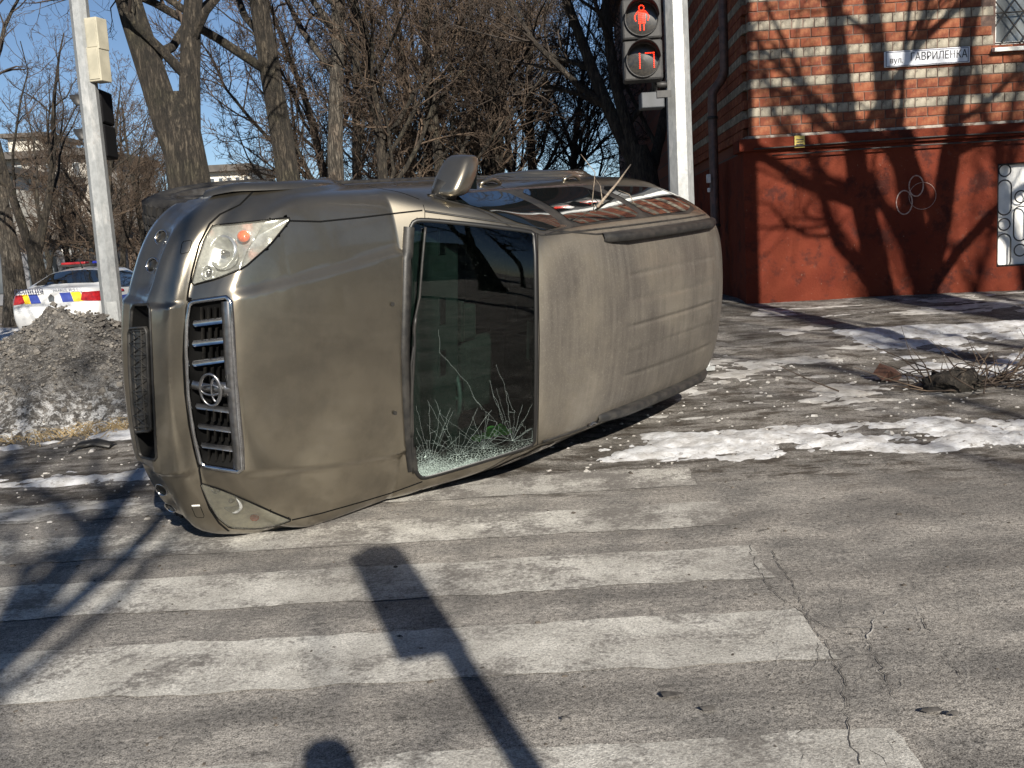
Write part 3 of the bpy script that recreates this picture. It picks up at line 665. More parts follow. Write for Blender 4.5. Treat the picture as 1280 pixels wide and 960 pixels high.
def octpole(name, x, y, r0, r1, h, label, ph=0.):
    e = empty(name, (x, y, float(gz(x, y))-.05), ph, label, 'pole'); me = MB().tube([(0, 0, 0), (0, 0, h)], [r0, r1], 8).build('shaft', M_galv, e)
    MB().box((0, 0, .07), (r0*3, r0*3, .04)).build('base_plate', M_galv, e)
    for a in range(4): MB().tube([(r0*1.15*(-1)**a, r0*1.15*(-1)**(a//2), .08), (r0*1.15*(-1)**a, r0*1.15*(-1)**(a//2), .14)], .02, 6).build('bolt', M_galv, e)
    MB().box((0, -r0*.93, .9), (.10, .03, .35)).build('hatch', M_galv, e); return e
RPx, RPy = px_at(848, 9.4), 9.4
RPx = tx(848, 120, RPy)
octpole('signal_pole', RPx, RPy, .126, .095, 6.5, 'sunlit galvanised octagonal signal pole behind the overturned car', R(22))
LPx, LPy = px_at(131, 10.6), 10.6
LPx = tx(128, 270, LPy)
octpole('signal_pole', LPx, LPy, .112, .080, 6.5, 'galvanised octagonal pole rising behind the dirt heap', R(20))
def ped_signal(x, y, z, rz, label, lit=True, group=None, shell=None):
    """two-lamp pedestrian head, front towards -y"""
    e = empty('pedestrian_signal', (x, y, z), rz, label, 'traffic light', group)
    for k, zz in enumerate((.175, -.175)):
        h = MB().box((0, 0, zz), (.345, .20, .342)).build('housing', shell or M_siggrey, e, False, .02)
        c = Matrix.Translation((0, -.105, zz)) @ Matrix.Rotation(R(90), 4, 'X')
        MB().lathe([(.150, -.01), (.150, .014), (.140, .014), (.138, -.004)], 32, c).build('bezel', M_sigblk, h, True)
        MB().lathe([(.139, -.002), (.09, .004), (0, .008)], 28, c).build('lens', M_lensdk, h, True)
        # short visor over the lamp
        V = []; n_ = 22
        for i in range(n_):
            a = R(5)+R(170)*i/(n_-1)
            for d_ in (0, .05+.11*math.sin(a)): V.append(c @ Vector((.147*math.cos(a), .147*math.sin(a), .010+d_)))
        o = MB().add(V, [(2*i, 2*i+1, 2*i+3, 2*i+2) for i in range(n_-1)]).build('visor', M_sigblk, h, True)
        so = o.modifiers.new('s', 'SOLIDIFY'); so.thickness = .004
    led = []
    if lit:
        def dots(pts, r_, nm):
            mb = MB()
            for (a, b_) in pts:
                mb.lathe([(r_, 0), (r_*.7, r_*.6), (0, r_*.85)], 8, Matrix.Translation((a, -.114, b_)) @ Matrix.Rotation(R(90), 4, 'X'))
            return mb.build(nm, M_red_led, e)
        P_ = []
        for a in np.linspace(0, 2*math.pi, 11): P_.append((.022*math.cos(a), .262+.022*math.sin(a)))
        for zz in np.arange(.135, .238, .0145):
            for xx in np.arange(-.026, .03, .013): P_.append((xx, zz))
        for s in (-1, 1):
            for q in np.linspace(0, 1, 8): P_.append((s*(.034+.026*math.sin(q*2.4)), .232-.075*q))
            for q in np.linspace(0, 1, 6): P_.append((s*.016, .135-.058*q))
        dots(P_, .0056, 'red_figure')
        dots([(-.030, -.245+.0155*k) for k in range(9)], .0058, 'countdown_digit')
        D = [(.022+.0145*k, -.12) for k in range(6)] + [(.0945, -.12-.0155*k) for k in range(9)]
        dots(D, .0058, 'countdown_digit')
    return e
h_ = at_depth(802, 52, RPy-.22)
ped_signal(float(h_[0])-.0, RPy-.22, float(h_[2]), R(-4), 'pedestrian signal showing a red figure above a red 17 countdown')
e = empty('signal_bracket', (RPx-.16, RPy-.03, float(h_[2])-.55), 0, 'grey control box and bracket under the red pedestrian signal', 'bracket')
MB().box((-.10, -.06, .05), (.21, .18, .14)).build('box', simple('box_grey', (.045,.05,.06), (.03,.035,.04), 6, .5), e, False, .01)
MB().box((.0, -.155, .095), (.13, .015, .06)).build('slot', M_sigblk, e); MB().tube([(-.06, .0, .2), (.10, .03, .2)], .03, 8).tube([(-.06, .0, .13), (-.06, 0, .3)], .025, 8).build('arm', M_sigblk, e, True)
# left pole: two cream cabinets and a pedestrian signal facing left
M_cream = simple('cream_paint', (.42,.39,.30), (.33,.31,.24), 5, .6)
for u, v, hh in ((123, 44, .31), (126, 82, .34)):
    p = at_depth(u, v, LPy); e = empty('control_cabinet', (float(p[0])-.005, LPy-.03, float(p[2])), R(-18), ('upper' if v < 60 else 'lower')+' cream control cabinet strapped to the pole behind the dirt heap', 'cabinet')
    MB().box((0, 0, 0), (.15, .16, hh)).build('case', M_cream, e, False, .008); MB().box((0, -.084, 0), (.125, .008, hh-.04)).build('door', M_cream, e, False, .004); MB().box((-.09, 0, 0), (.03, .05, hh*.6)).build('strap', M_galv, e)
p = at_depth(131, 152, LPy-.02)
e = ped_signal(float(p[0])-.15, LPy+.24, float(p[2]), R(-88), 'dark pedestrian signal turned side-on with two visors on the pole behind the heap', False, shell=simple('soot_black', (.006,.006,.007), rough=.8, spec=.2))
# nearside signal and lamp post behind the photographer: they throw the shadows on the crossing and the pavement
def shadow_base(u, v, h): g = at_ground(u, v); L_ = h/math.tan(SUN_EL); return g[0]+tsun[0]*L_, g[1]+tsun[1]*L_
sx_, sy_ = shadow_base(500, 745, 2.75)
ped_signal(sx_, sy_, 2.75, R(196), 'pedestrian signal beside the photographer that shadows the zebra crossing', False).scale = (.80, .8, .95)
octpole('signal_pole', sx_+.14, sy_-.20, .055, .05, 3.3, 'thin signal pole beside the photographer', 0)
lx, ly = shadow_base(1058, 408, 2.3); octpole('lamp_post', lx, ly, .13, .10, 8., 'tall steel lamp post on the near pavement, out of the picture', 0)

# ================================================================== dirt heap, cut twigs, debris
def heap_mat():
    m, n, b = newmat('dirty_snow_heap'); t = NT(n); X = t.sep()
    c = t.mix(t.ramp(t.noise(9, 8, .72), .38, .62), (.055,.050,.045), (.19,.178,.162)); c = t.mix(t.ramp(t.noise(38, 6, .75), .54, .66), c, (.36,.35,.335)); c = t.mix(t.ramp(t.noise(75, 4, .7), .60, .68), c, (.035,.028,.022))
    lowz = t.ramp(X[2], .05, .55, 1, 0); c = t.mix(t.math('MULTIPLY', lowz, t.ramp(t.noise(14, 7, .7), .46, .58)), c, (.66,.66,.66))
    t.L(c, b.inputs['Base Color']); b.inputs['Roughness'].default_value = .9; t.bump(b, t.math('ADD', t.noise(26, 7, .75), t.math('MULTIPLY', t.voro(60), .5)), 1., .05); return m
hc = at_depth(78, 400, 10.0); hx_, hy_ = float(hc[0]), 10.0
ga, gb_ = np.meshgrid(np.linspace(-2.5, 2.5, 150), np.linspace(-1.5, 1.6, 100))
rr_ = np.hypot(ga/1.95, gb_/1.35); hz = 1.14*np.clip(1-rr_**1.05, 0, 1)**.9+np.where(rr_ < 1.05, 1, 0)*(.30*(fbm(ga*1.7+3, gb_*1.7, 4, 81)-.5)+.16*(fbm(ga*6, gb_*6, 4, 83)-.5)*np.clip(1.1-rr_, 0, 1))
hz = np.where(rr_ < 1.02, hz, -.15); hz += .05*(fbm(ga*18, gb_*18, 2, 85)-.5)
V = np.stack([ga, gb_, hz-.02], -1).reshape(-1, 3); I = np.arange(V.shape[0]).reshape(ga.shape); F = np.stack([I[:-1, :-1], I[:-1, 1:], I[1:, 1:], I[1:, :-1]], -1).reshape(-1, 4)
F = F[(V[F][:, :, 2] > -.12).any(1)]
o = link('dirt_heap', fast_mesh('dirt_heap', V, F), heap_mat()); o.location = (hx_, hy_, float(gz(hx_, hy_))-.02); tag(o, 'big heap of dirty snow and gravel in front of the police car', 'heap')
ch = MB(); rg2 = random.Random(4)                                          # clods and stones over the heap
HI = lambda a, b: float(np.interp(0, [0], [0])) 
for _ in range(2600):
    a, b = rg2.gauss(0, .95), rg2.gauss(-.2, .55); q = math.hypot(a/2.15, b/1.35)
    if q > 1.08: continue
    ia = int((a+2.5)/5*149); ib = int((b+1.5)/3.1*99)
    if not (0 <= ia < 150 and 0 <= ib < 100): continue
    z_ = max(hz[ib, ia], -.0); r_ = rg2.uniform(.004, .013)*(2.2 if rg2.random() < .06 else 1)
    Mx = Matrix.Rotation(rg2.uniform(0, 6), 3, 'X') @ Matrix.Rotation(rg2.uniform(0, 6), 3, 'Z')
    ch.box((a, b, z_), (r_*2*rg2.uniform(.7, 1.4), r_*2, r_*1.4*rg2.uniform(.6, 1.3)), Mx, rg2.uniform(.5, .9))
o2 = ch.build('clods', simple('clods', (.19,.175,.155), (.07,.062,.054), 9, .95), o); o2['kind'] = 'stuff'
# dry grass round the heap
gt = Tubes(); rgn = np.random.RandomState(9)
for _ in range(1400):
    a = rgn.uniform(-2.6, 2.4); b = -1.25+rgn.normal(0, .16)-.1*abs(a); x_, y_ = hx_+a, hy_+b; z_ = float(gz(x_, y_)); l = rgn.uniform(.04, .15); d = np.array([rgn.normal(0, .7), rgn.normal(0, .7), .8])*l
    gt.add(np.array([[x_, y_, z_], [x_, y_, z_]+d*.6, [x_, y_, z_]+d+[0, 0, -l*.25]]), [.004, .003, .001], 3)
tag(link('dry_grass', gt.mesh('dry_grass'), simple('straw', (.36,.27,.14), (.24,.18,.10), 6, .9)), 'dry yellow grass at the foot of the dirt heap', 'grass', kind='stuff')
# pile of cut twigs with a stump on the snow
tp = at_ground(1195, 487); e = empty('twig_pile', (float(tp[0]), float(tp[1]), float(GZ(tp[0], tp[1]))), 0, 'heap of cut bare twigs lying round a dark stump on the snow', 'twigs')
st = Tubes(); rgn = np.random.RandomState(15)
for _ in range(90):
    p = np.array([rgn.normal(.35, .38), rgn.normal(.1, .18), rgn.uniform(.0, .06)]); d = norm(np.array([rgn.normal(.3, .8), rgn.normal(0, .4), abs(rgn.normal(.25, .3))])); l = rgn.uniform(.2, .75)
    q = p+d*l*.5+rgn.normal(0, .03, 3); r2 = p+d*l+rgn.normal(0, .05, 3); q[2] = max(q[2], .02); r2[2] = max(r2[2], .02); st.add(np.array([p, q, r2]), [.007, .005, .002], 4)
link('twigs', st.mesh('twigs'), M_twigwarm, e)['kind'] = 'stuff'
sb = bmesh.new(); bmesh.ops.create_icosphere(sb, subdivisions=3, radius=1)
Vs = [(v.co.x*.24*(1+.5*mnoise.noise(v.co*2)), v.co.y*.15*(1+.5*mnoise.noise(v.co*2.3)), .05+v.co.z*.11*(1+.6*mnoise.noise(v.co*3.1))) for v in sb.verts]
MB().add(Vs, [[v.index for v in f.verts] for f in sb.faces]).build('stump', M_barkdark, e, True); sb.free()
bpos = at_ground(1110, 476); rbk = link('loose_brick', brick_mesh('loose_brick', .20, .10, .12, 3), simple('old_brick', (.16,.075,.05), (.10,.055,.04), 20, .9)); rbk.location = (float(bpos[0]), float(bpos[1]), float(GZ(bpos[0], bpos[1]))+.06); rbk.rotation_euler = (.5, .3, .6)
tag(rbk, 'single dark brick lying on the snow near the twigs', 'brick')
# torn strip of bumper trim on the ground beside the grille
bt = [at_ground(*q) for q in ((88,566),(100,560),(120,557),(140,559))]
mb = MB(); A = []; 
for i, p in enumerate(bt):
    lift = (.01, .035, .04, .02)[i]; A.append((p[0], p[1], float(gz(p[0], p[1]))+lift))
Vb = []
for i, a in enumerate(A):
    for dy, dz in ((-.05, -.03), (-.02, .0), (.04, .006), (.09, -.01)): Vb.append((a[0]+.03*dy, a[1]+dy, max(float(gz(a[0], a[1]))+.004, a[2]+dz)))
mb.add(Vb, [(i*4+k, i*4+k+1, (i+1)*4+k+1, (i+1)*4+k) for i in range(3) for k in range(3)]); o = mb.build('torn_trim', M_black, None, True); tag(o, 'torn black curved piece of car trim lying by the bumper', 'debris')
so = o.modifiers.new('s', 'SOLIDIFY'); so.thickness = .008
# crumbs of dirt and ice on the road
def lumps(name, n_, x0, x1, y0, y1, r0, r1, seed, mat, label, cat):
    mb = MB(); g = random.Random(seed)
    for _ in range(n_):
        x_, y_ = g.uniform(x0, x1), g.uniform(y0, y1); r_ = g.uniform(r0, r1)*(2 if g.random() < .05 else 1)
        mb.box((x_, y_, float(GZ(x_, y_))+r_*.3), (r_*2*g.uniform(.8, 2.0), r_*2, r_*1.1), Matrix.Rotation(g.uniform(0, 6), 3, 'Z') @ Matrix.Rotation(g.uniform(-.3, .3), 3, 'X'), g.uniform(.45, .85))
    o = mb.build(name, mat); tag(o, label, cat, kind='stuff'); return o
lumps('road_crumbs', 380, -4, 4, 2.4, 6.4, .002, .007, 6, simple('crumb_dark', (.05,.042,.034), (.10,.085,.07), 9, .95), 'dark crumbs of dirt strewn over the crossing', 'dirt')
lumps('ice_crumbs', 700, .2, 6.5, 6.3, 9.6, .003, .011, 8, M_slush, 'small lumps of ice on the pavement', 'ice')
lumps('slush_crumbs', 360, -5, -1.8, 5.6, 8.6, .003, .010, 18, M_slush, 'small lumps of slush beside the bumper', 'ice')
# dark twisted leaves and peel on the crossing
for i, (u, v, s) in enumerate(((838, 872, .026), (886, 889, .018), (1165, 892, .020), (500, 800, .010), (708, 902, .010), (1190, 897, .012))):
    g = at_ground(u, v); n_ = 9; V = []
    rgl = random.Random(i)
    for k in range(n_): V.append((g[0]+s*1.7*math.cos(6.28*k/n_)*rgl.uniform(.6, 1.2), g[1]+s*.8*math.sin(6.28*k/n_)*rgl.uniform(.6, 1.2), float(GZ(g[0], g[1]))+.008+rgl.uniform(0, .012)))
    V.append((g[0], g[1], float(GZ(g[0], g[1]))+.022)); o = MB().add(V, [(k, (k+1) % n_, n_) for k in range(n_)]).build('mud_clot', M_crackroad, None, True); tag(o, 'small dark clot of mud lying on the zebra crossing', 'mud', 'mud clots on the crossing')
# ================================================================== the overturned SUV
CARR = np.array([[-0.5773, -0.06529, 0.81392], [-0.81527, 0.10149, -0.57012], [-0.04538, -0.99269, -0.11182]])
CART = np.array([-1.8261, 6.0261, -0.488]) + CAM
def tab(pts, sig=.02):
    pts = sorted(pts)
    xs = np.array([p[0] for p in pts], float); ys = np.array([p[1] for p in pts], float)
    g = np.linspace(xs[0]-.5, xs[-1]+.5, 1500); v = np.interp(g, xs, ys)
    # linear ends
    lo = g < xs[0]; v[lo] = ys[0] + (g[lo]-xs[0])*(ys[1]-ys[0])/(xs[1]-xs[0])
    hi = g > xs[-1]; v[hi] = ys[-1] + (g[hi]-xs[-1])*(ys[-1]-ys[-2])/(xs[-1]-xs[-2])
    h = g[1]-g[0]; k = np.arange(-int(3*sig/h)-1, int(3*sig/h)+2)*h; kk = np.exp(-.5*(k/sig)**2); kk /= kk.sum()
    pad = len(k)//2; v2 = np.convolve(np.pad(v, pad, mode='reflect', reflect_type='odd'), kk, 'valid')
    return lambda q: np.interp(q, g, v2)
def smax(a, b, k): return .5*(a+b+np.sqrt((a-b)**2+k*k))
def smin(a, b, k): return .5*(a+b-np.sqrt((a-b)**2+k*k))
def sstep(a, b, x):
    t = np.clip((x-a)/(b-a), 0, 1); return t*t*(3-2*t)

S_side = tab([(.25,.80),(.34,.87),(.48,.915),(.62,.93),(.80,.943),(.98,.940),(1.08,.925),(1.15,.895),(1.40,.815),(1.66,.712),(1.80,.645)], .03)
S_plan = tab([(-3.9,-.05),(-3.4,-.012),(-2.8,0),(0,0),(.3,-.006),(.6,-.03),(.9,-.08)], .12)
S_hood = tab([(-.75,1.215),(-.42,1.20),(0,1.170),(.30,1.130),(.52,1.083),(.66,1.040),(.78,.985),(.9,.90)], .05)
S_roof = tab([(-1.0,1.675),(-1.2,1.712),(-1.6,1.768),(-2.2,1.812),(-2.9,1.828),(-3.4,1.815),(-3.7,1.785)], .10)
S_prof = tab([(.28,.69),(.34,.79),(.40,.825),(.47,.828),(.55,.852),(.655,.896),(.70,.886),(.76,.850),(.790,.826),(.815,.772),(.87,.755),(.95,.730),(1.03,.69),(1.1,.62)], .008)
S_pl = tab([(0,0),(.2,.006),(.36,.022),(.46,.040),(.55,.078),(.65,.122),(.73,.170),(.80,.230),(.86,.315),(.93,.48)], .03)
S_rear = tab([(.3,-3.74),(.6,-3.86),(1.0,-3.84),(1.2,-3.82),(1.75,-3.70),(1.9,-3.66)], .05)
def F_suv(p):
    x, ys_, z = p[..., 0], p[..., 1], p[..., 2]
    y = np.abs(ys_-.032*sstep(.25, .70, x)*(1-sstep(.72, .95, z)))      # the bumper was knocked sideways
    hood = S_hood(x) - .082*(y/.78)**2.3
    yc = .455 + (.60-.455)*np.clip((.70-x)/1.1, 0, 1)
    hood = hood + .026*(1-sstep(yc-.030, yc+.026, y))
    # a shallow valley either side of the hood's middle
    wz = 1.204 + (-.427 - x - .125*(y/.76)**2)*.70
    roof = S_roof(x) - .050*(y/.62)**2.2
    rib = np.zeros_like(x)
    for c_ in (0., .17, .34): rib = np.maximum(rib, np.exp(-((y-c_)/.012)**2))
    roof = roof - .009*rib*sstep(-1.95, -2.15, x)*sstep(-3.5, -3.3, x)
    cab = smin(wz, roof, .035)
    top = np.maximum(hood, cab)
    f = z - top
    side = S_side(z) + S_plan(x)
    # door waist crease and a rub strip
    side = side + .008*np.exp(-((z-.70)/.05)**2)
    for ax_ in (0., -2.79): side = side + .024*(1-sstep(.52, .575, np.hypot(x-ax_, z-.385)))     # swollen wheel arches
    kk = .07 + .05*sstep(1.3, 1.6, z)
    f = smax(f, y-side, kk)
    fr = S_prof(z) - S_pl(y)*(1+.25*sstep(.80, .95, z))
    low = 1-sstep(.785, .815, z)
    fr = fr + low*(.028*(1-sstep(.420, .450, y)) - .034*np.exp(-((z-.55)/.075)**2)*sstep(.46, .52, y)*(1-sstep(.72, .82, y)))
    f = smax(f, x-fr, .022)
    f = smax(f, S_rear(z) - .10*(y/.8)**2*-1 - x, .06)
    f = smax(f, .27-z, .04)
    return f
def g_suv(p, e=2e-3):
    g = np.stack([(F_suv(p+d)-F_suv(p-d)) for d in np.eye(3)*e], -1)
    return g/np.linalg.norm(g, axis=-1, keepdims=True)
def solve_ray(Fn, o, d, t0, t1, n=30, lev=0.):
    a = np.full(o.shape[:-1], t0); b = np.full(o.shape[:-1], t1)
    for _ in range(n):
        mdl = .5*(a+b); ins = Fn(o+d*mdl[..., None]) < lev
        a = np.where(ins, mdl, a); b = np.where(ins, b, mdl)
    return o+d*a[..., None]
def capsule(Fn, xr, xf, zc, nx, nf, nr, na, lev=0., rmax=3.):
    """grid of rays from the body's axis: radial along the body, fanning out over both ends"""
    O = []; D = []
    th = np.linspace(0, 2*np.pi, na, endpoint=False)
    for i in range(nr):
        ph = (1-i/nr)*np.pi/2*.995
        O.append((xr, 1)); D.append(-ph)
    for i in range(nx+1): O.append((xr+(xf-xr)*i/nx, 1)); D.append(0.)
    for i in range(1, nf+1): O.append((xf, 1)); D.append(i/nf*np.pi/2*.995)
    D = np.array(D); X = np.array([o[0] for o in O])
    o = np.zeros((len(D), na, 3)); o[..., 0] = X[:, None]; o[..., 2] = zc
    d = np.stack([np.broadcast_to(np.sin(D)[:, None], (len(D), na)), np.cos(D)[:, None]*np.cos(th), np.cos(D)[:, None]*np.sin(th)], -1)
    return solve_ray(Fn, o, d, 0., rmax, lev=lev)
def grid_faces(nr, na):
    F = []
    for i in range(nr-1):
        for k in range(na):
            F.append((i*na+k, i*na+(k+1) % na, (i+1)*na+(k+1) % na, (i+1)*na+k))
    F.append(tuple(range(na))); F.append(tuple((nr-1)*na+k for k in range(na-1, -1, -1)))
    return F
def car2pix(P):
    c = (P @ CARR.T + CART - CAM) @ CM
    return np.stack([640+FPX*c[..., 0]/c[..., 2], 480+FPX*c[..., 1]/c[..., 2]], -1)
CAMC = CARR.T @ (CAM-CART)                                   # the camera seen from the car
def pix2car(uv, off=0.):
    """pixels of the photograph -> points on the body where their rays meet it"""
    uv = np.asarray(uv, float).reshape(-1, 2)
    d = np.c_[(uv-[640, 480])/FPX, np.ones(len(uv))] @ CM.T @ CARR
    d /= np.linalg.norm(d, axis=1, keepdims=True)
    t = np.full(len(uv), 3.6); hit = np.zeros(len(uv), bool)
    for _ in range(330):
        f = F_suv(CAMC+d*t[:, None]-0); hit |= f < 0
        t = np.where(hit, t, t+.018)
        if hit.all(): break
    lo, hi = t-.022, t
    for _ in range(30):
        mdl = .5*(lo+hi); ins = F_suv(CAMC+d*mdl[:, None]) < 0
        hi = np.where(ins, mdl, hi); lo = np.where(ins, lo, mdl)
    P = CAMC+d*hi[:, None]
    if off: P = P + g_suv(P)*off
    return P
def dens(poly, step, closed=True):
    out = []; n = len(poly)
    for i in range(n if closed else n-1):
        a = np.array(poly[i], float); b = np.array(poly[(i+1) % n], float)
        k = max(1, int(np.hypot(*(b-a)[:2])/step))
        for j in range(k): out.append(a+(b-a)*j/k)
    if not closed: out.append(np.array(poly[-1], float))
    return np.array(out)
def rounded(poly, r=.25, it=2):
    """corner cutting"""
    P = [np.array(p, float) for p in poly]
    for _ in range(it):
        Q = []
        for i in range(len(P)):
            a, b = P[i], P[(i+1) % len(P)]
            Q += [a+(b-a)*r, b-(b-a)*r]
        P = Q
    return np.array(P)
def inpoly(pt, poly):
    x, y = pt[..., 0], pt[..., 1]; ins = np.zeros(x.shape, bool); n = len(poly)
    for i in range(n):
        x1, y1 = poly[i]; x2, y2 = poly[(i+1) % n]
        c = ((y1 > y) != (y2 > y))
        with np.errstate(divide='ignore', invalid='ignore'):
            ins ^= c & (x < (x2-x1)*(y-y1)/(y2-y1+1e-12)+x1)
    return ins
def patch(poly, off=.002, rings=7, step=4, depth=None):
    """a skin over a star-shaped outline, lying on the body (depth(k) pushes ring k inwards)"""
    o = dens(poly, step); c = o.mean(0); n = len(o)
    uv = [c+(o-c)*(1-k/rings) for k in range(rings)] + [c[None]]
    P = pix2car(np.concatenate(uv)); N = g_suv(P)
    V = []
    for k in range(rings):
        dd = off if depth is None else depth(k/rings)
        V.append(P[k*n:(k+1)*n]+N[k*n:(k+1)*n]*dd)
    V.append(P[-1:]+N[-1:]*(off if depth is None else depth(1.)))
    V = np.concatenate(V); F = []
    for k in range(rings-1):
        for i in range(n): F.append((k*n+i, (k+1)*n+i, (k+1)*n+(i+1) % n, k*n+(i+1) % n))
    for i in range(n): F.append(((rings-1)*n+i, rings*n, (rings-1)*n+(i+1) % n))
    return V, F
def ribbon(P, w, off=.002, closed=False, h=0., wall=.006):
    """a flat band along points on the body"""
    P = np.asarray(P); N = g_suv(P)
    T = (np.roll(P, -1, 0)-np.roll(P, 1, 0)) if closed else np.gradient(P, axis=0)
    S = np.cross(N, T); S /= np.linalg.norm(S, axis=1, keepdims=True)+1e-9
    A = P+S*w/2+N*off; B = P-S*w/2+N*off; A2 = A-N*(wall+(off if wall > .002 else 0)); B2 = B-N*(wall+(off if wall > .002 else 0)); C_ = P+N*(off+h)
    V = np.concatenate([A2, A, C_, B, B2]); n = len(P); F = []
    for i in range(n if closed else n-1):
        j = (i+1) % n
        for r_ in range(4): F.append((r_*n+i, r_*n+j, (r_+1)*n+j, (r_+1)*n+i))
    return V, F
def pixline(pts, step=5, closed=False): return pix2car(dens(pts, step, closed))

# ---- paints and trims
def paint_mat(name, dirt):
    m, n, b = newmat(name); t = NT(n); X = t.sep()
    base = t.mix(t.ramp(t.noise(1.1, 5), .35, .7), (.335, .298, .232), (.245, .218, .170))
    dust = t.math('MULTIPLY', t.ramp(t.noise(2.2, 8, .62), .40, .66), dirt)
    streak = t.ramp(t.noise(2.2, 8, .68, stretch=(9, 1.0, 1.0)), .45, .75)
    fine = t.ramp(t.noise(90, 5, .7), .5, .72)
    d2 = t.math('MULTIPLY', streak, dirt)
    roofm = t.ramp(X[2], 1.58, 1.70)                                  # road film on the roof
    film = t.math('MULTIPLY', roofm, t.ramp(t.noise(1.6, 7, .6), .2, .62, .55, 1.0))
    c = t.mix(dust, base, (.175, .157, .126)); c = t.mix(t.math('MULTIPLY', d2, .3), c, (.28, .255, .21))
    c = t.mix(film, c, t.mix(t.ramp(t.noise(2.4, 9, .66, stretch=(11, .8, 1)), .30, .74), (.058, .051, .044), (.094, .084, .072)))
    c = t.mix(t.math('MULTIPLY', fine, .22), c, (.32, .295, .245))
    t.L(c, b.inputs['Base Color'])
    met = t.ramp(film, 0, 1, .93, .15); t.L(met, b.inputs['Metallic'])
    ro = t.math('ADD', t.ramp(film, 0, 1, .30, .58), t.math('MULTIPLY', dust, .08)); t.L(ro, b.inputs['Roughness'])
    cw = t.ramp(film, 0, 1, .9, 0.1); t.L(cw, b.inputs['Coat Weight']); b.inputs['Coat Roughness'].default_value = .05
    t.bump(b, t.noise(900, 2), .02, .001)
    return m
M_paint = paint_mat('champagne_metallic', .55)
M_gap = simple('panel_gap', (.006,.006,.006), rough=.9, spec=.1)
M_seal = simple('rubber_seal', (.010,.010,.010), rough=.45)
M_chrome = simple('chrome', (.62,.63,.65), (.48,.48,.48), 20, .16, 1)
M_chromedull = simple('chrome_dull', (.36,.36,.37), (.26,.255,.25), 25, .32, 1)
M_trim = simple('dark_trim', (.018,.018,.020), (.010,.010,.010), 9, .7, bump=.15, bscale=200)
M_fabric = simple('seat_fabric', (.026,.025,.024), (.016,.016,.015), 30, .9, bump=.2, bscale=300)
M_refl = simple('reflector_silver', (.66,.67,.65), (.46,.47,.46), 35, .22, .6)
M_yellowed = simple('yellowed_reflector', (.80,.77,.64), (.62,.60,.50), 30, .3, .15)
M_amber = simple('amber_lens', (.80,.14,.02), (.62,.08,.015), 60, .25, coat=.5)
M_steel = simple('alloy', (.45,.45,.46), (.32,.32,.33), 18, .35, .9)
M_rimdk = simple('dirty_alloy', (.10,.095,.09), (.06,.055,.05), 18, .55, .6)
M_vest = simple('signal_green', (.32,.85,.08), (.14,.62,.12), 25, .8)
def tyre_mat():
    m, n, b = newmat('tyre_rubber'); t = NT(n)
    t.L(t.mix(t.ramp(t.noise(14, 6), .4, .65), (.014,.013,.013), (.035,.032,.028)), b.inputs['Base Color'])
    b.inputs['Roughness'].default_value = .85; t.bump(b, t.noise(80, 4), .2, .004); return m
M_tyre = tyre_mat()
def glass_mat(name, tint, rough=.03, alpha_dark=.0):
    m = bpy.data.materials.new(name); m.use_nodes = True; n = m.node_tree; n.nodes.clear()
    out = n.nodes.new('ShaderNodeOutputMaterial'); tr = n.nodes.new('ShaderNodeBsdfTransparent'); tr.inputs[0].default_value = (*tint, 1)
    gl = n.nodes.new('ShaderNodeBsdfGlossy'); gl.inputs['Roughness'].default_value = rough
    fr = n.nodes.new('ShaderNodeFresnel'); fr.inputs[0].default_value = 1.5
    mx = n.nodes.new('ShaderNodeMixShader'); n.links.new(fr.outputs[0], mx.inputs[0]); n.links.new(tr.outputs[0], mx.inputs[1]); n.links.new(gl.outputs[0], mx.inputs[2])
    n.links.new(mx.outputs[0], out.inputs[0]); return m, n, mx, out
M_lensclear, *_ = glass_mat('clear_lens', (.95,.95,.95), .03)
M_lens, _n, _mx, _out = glass_mat('headlamp_lens', (.95,.95,.92), .05)
_df = _n.nodes.new('ShaderNodeBsdfDiffuse'); _df.inputs[0].default_value = (.62,.60,.50,1); _m2 = _n.nodes.new('ShaderNodeMixShader'); _m2.inputs[0].default_value = .13   # hazed plastic
_n.links.new(_mx.outputs[0], _m2.inputs[1]); _n.links.new(_df.outputs[0], _m2.inputs[2]); _n.links.new(_m2.outputs[0], _out.inputs[0])
def windscreen_mat():
    m, n, mx, out = glass_mat('windscreen_glass', (.33,.48,.43), .02)
    t = NT(n); X = t.sep()
    # crazed laminate along the sill that struck the road, and a few long runs of crack
    edge = t.ramp(X[1], .50, .78)
    wob = t.math('ADD', edge, t.math('MULTIPLY', t.math('SUBTRACT', t.noise(7, 6, .65), .5), 1.0))
    v1 = t.voro(62, 'DISTANCE_TO_EDGE'); v2 = t.voro(190, 'DISTANCE_TO_EDGE')
    c1 = t.math('MULTIPLY', t.ramp(v1, .0, .05, 1, 0), t.ramp(wob, .18, .6)); c2 = t.math('MULTIPLY', t.ramp(v2, .02, .16, 1, 0), t.ramp(wob, .52, .98))
    crush = t.math('MULTIPLY', t.ramp(wob, .90, 1.2), .5)
    dustn = t.math('MULTIPLY', t.ramp(t.noise(260, 3, .7), .66, .74), .35)
    fac = t.math('MAXIMUM', t.math('MAXIMUM', c1, c2), t.math('MAXIMUM', crush, dustn)); fac = t.math('MINIMUM', t.math('MULTIPLY', fac, .7), .85)
    df = n.nodes.new('ShaderNodeBsdfDiffuse'); df.inputs[0].default_value = (.55,.68,.63,1)
    m2 = n.nodes.new('ShaderNodeMixShader'); t.L(fac, m2.inputs[0]); t.L(mx.outputs[0], m2.inputs[1]); t.L(df.outputs[0], m2.inputs[2]); t.L(m2.outputs[0], out.inputs[0])
    return m
M_wind = windscreen_mat()
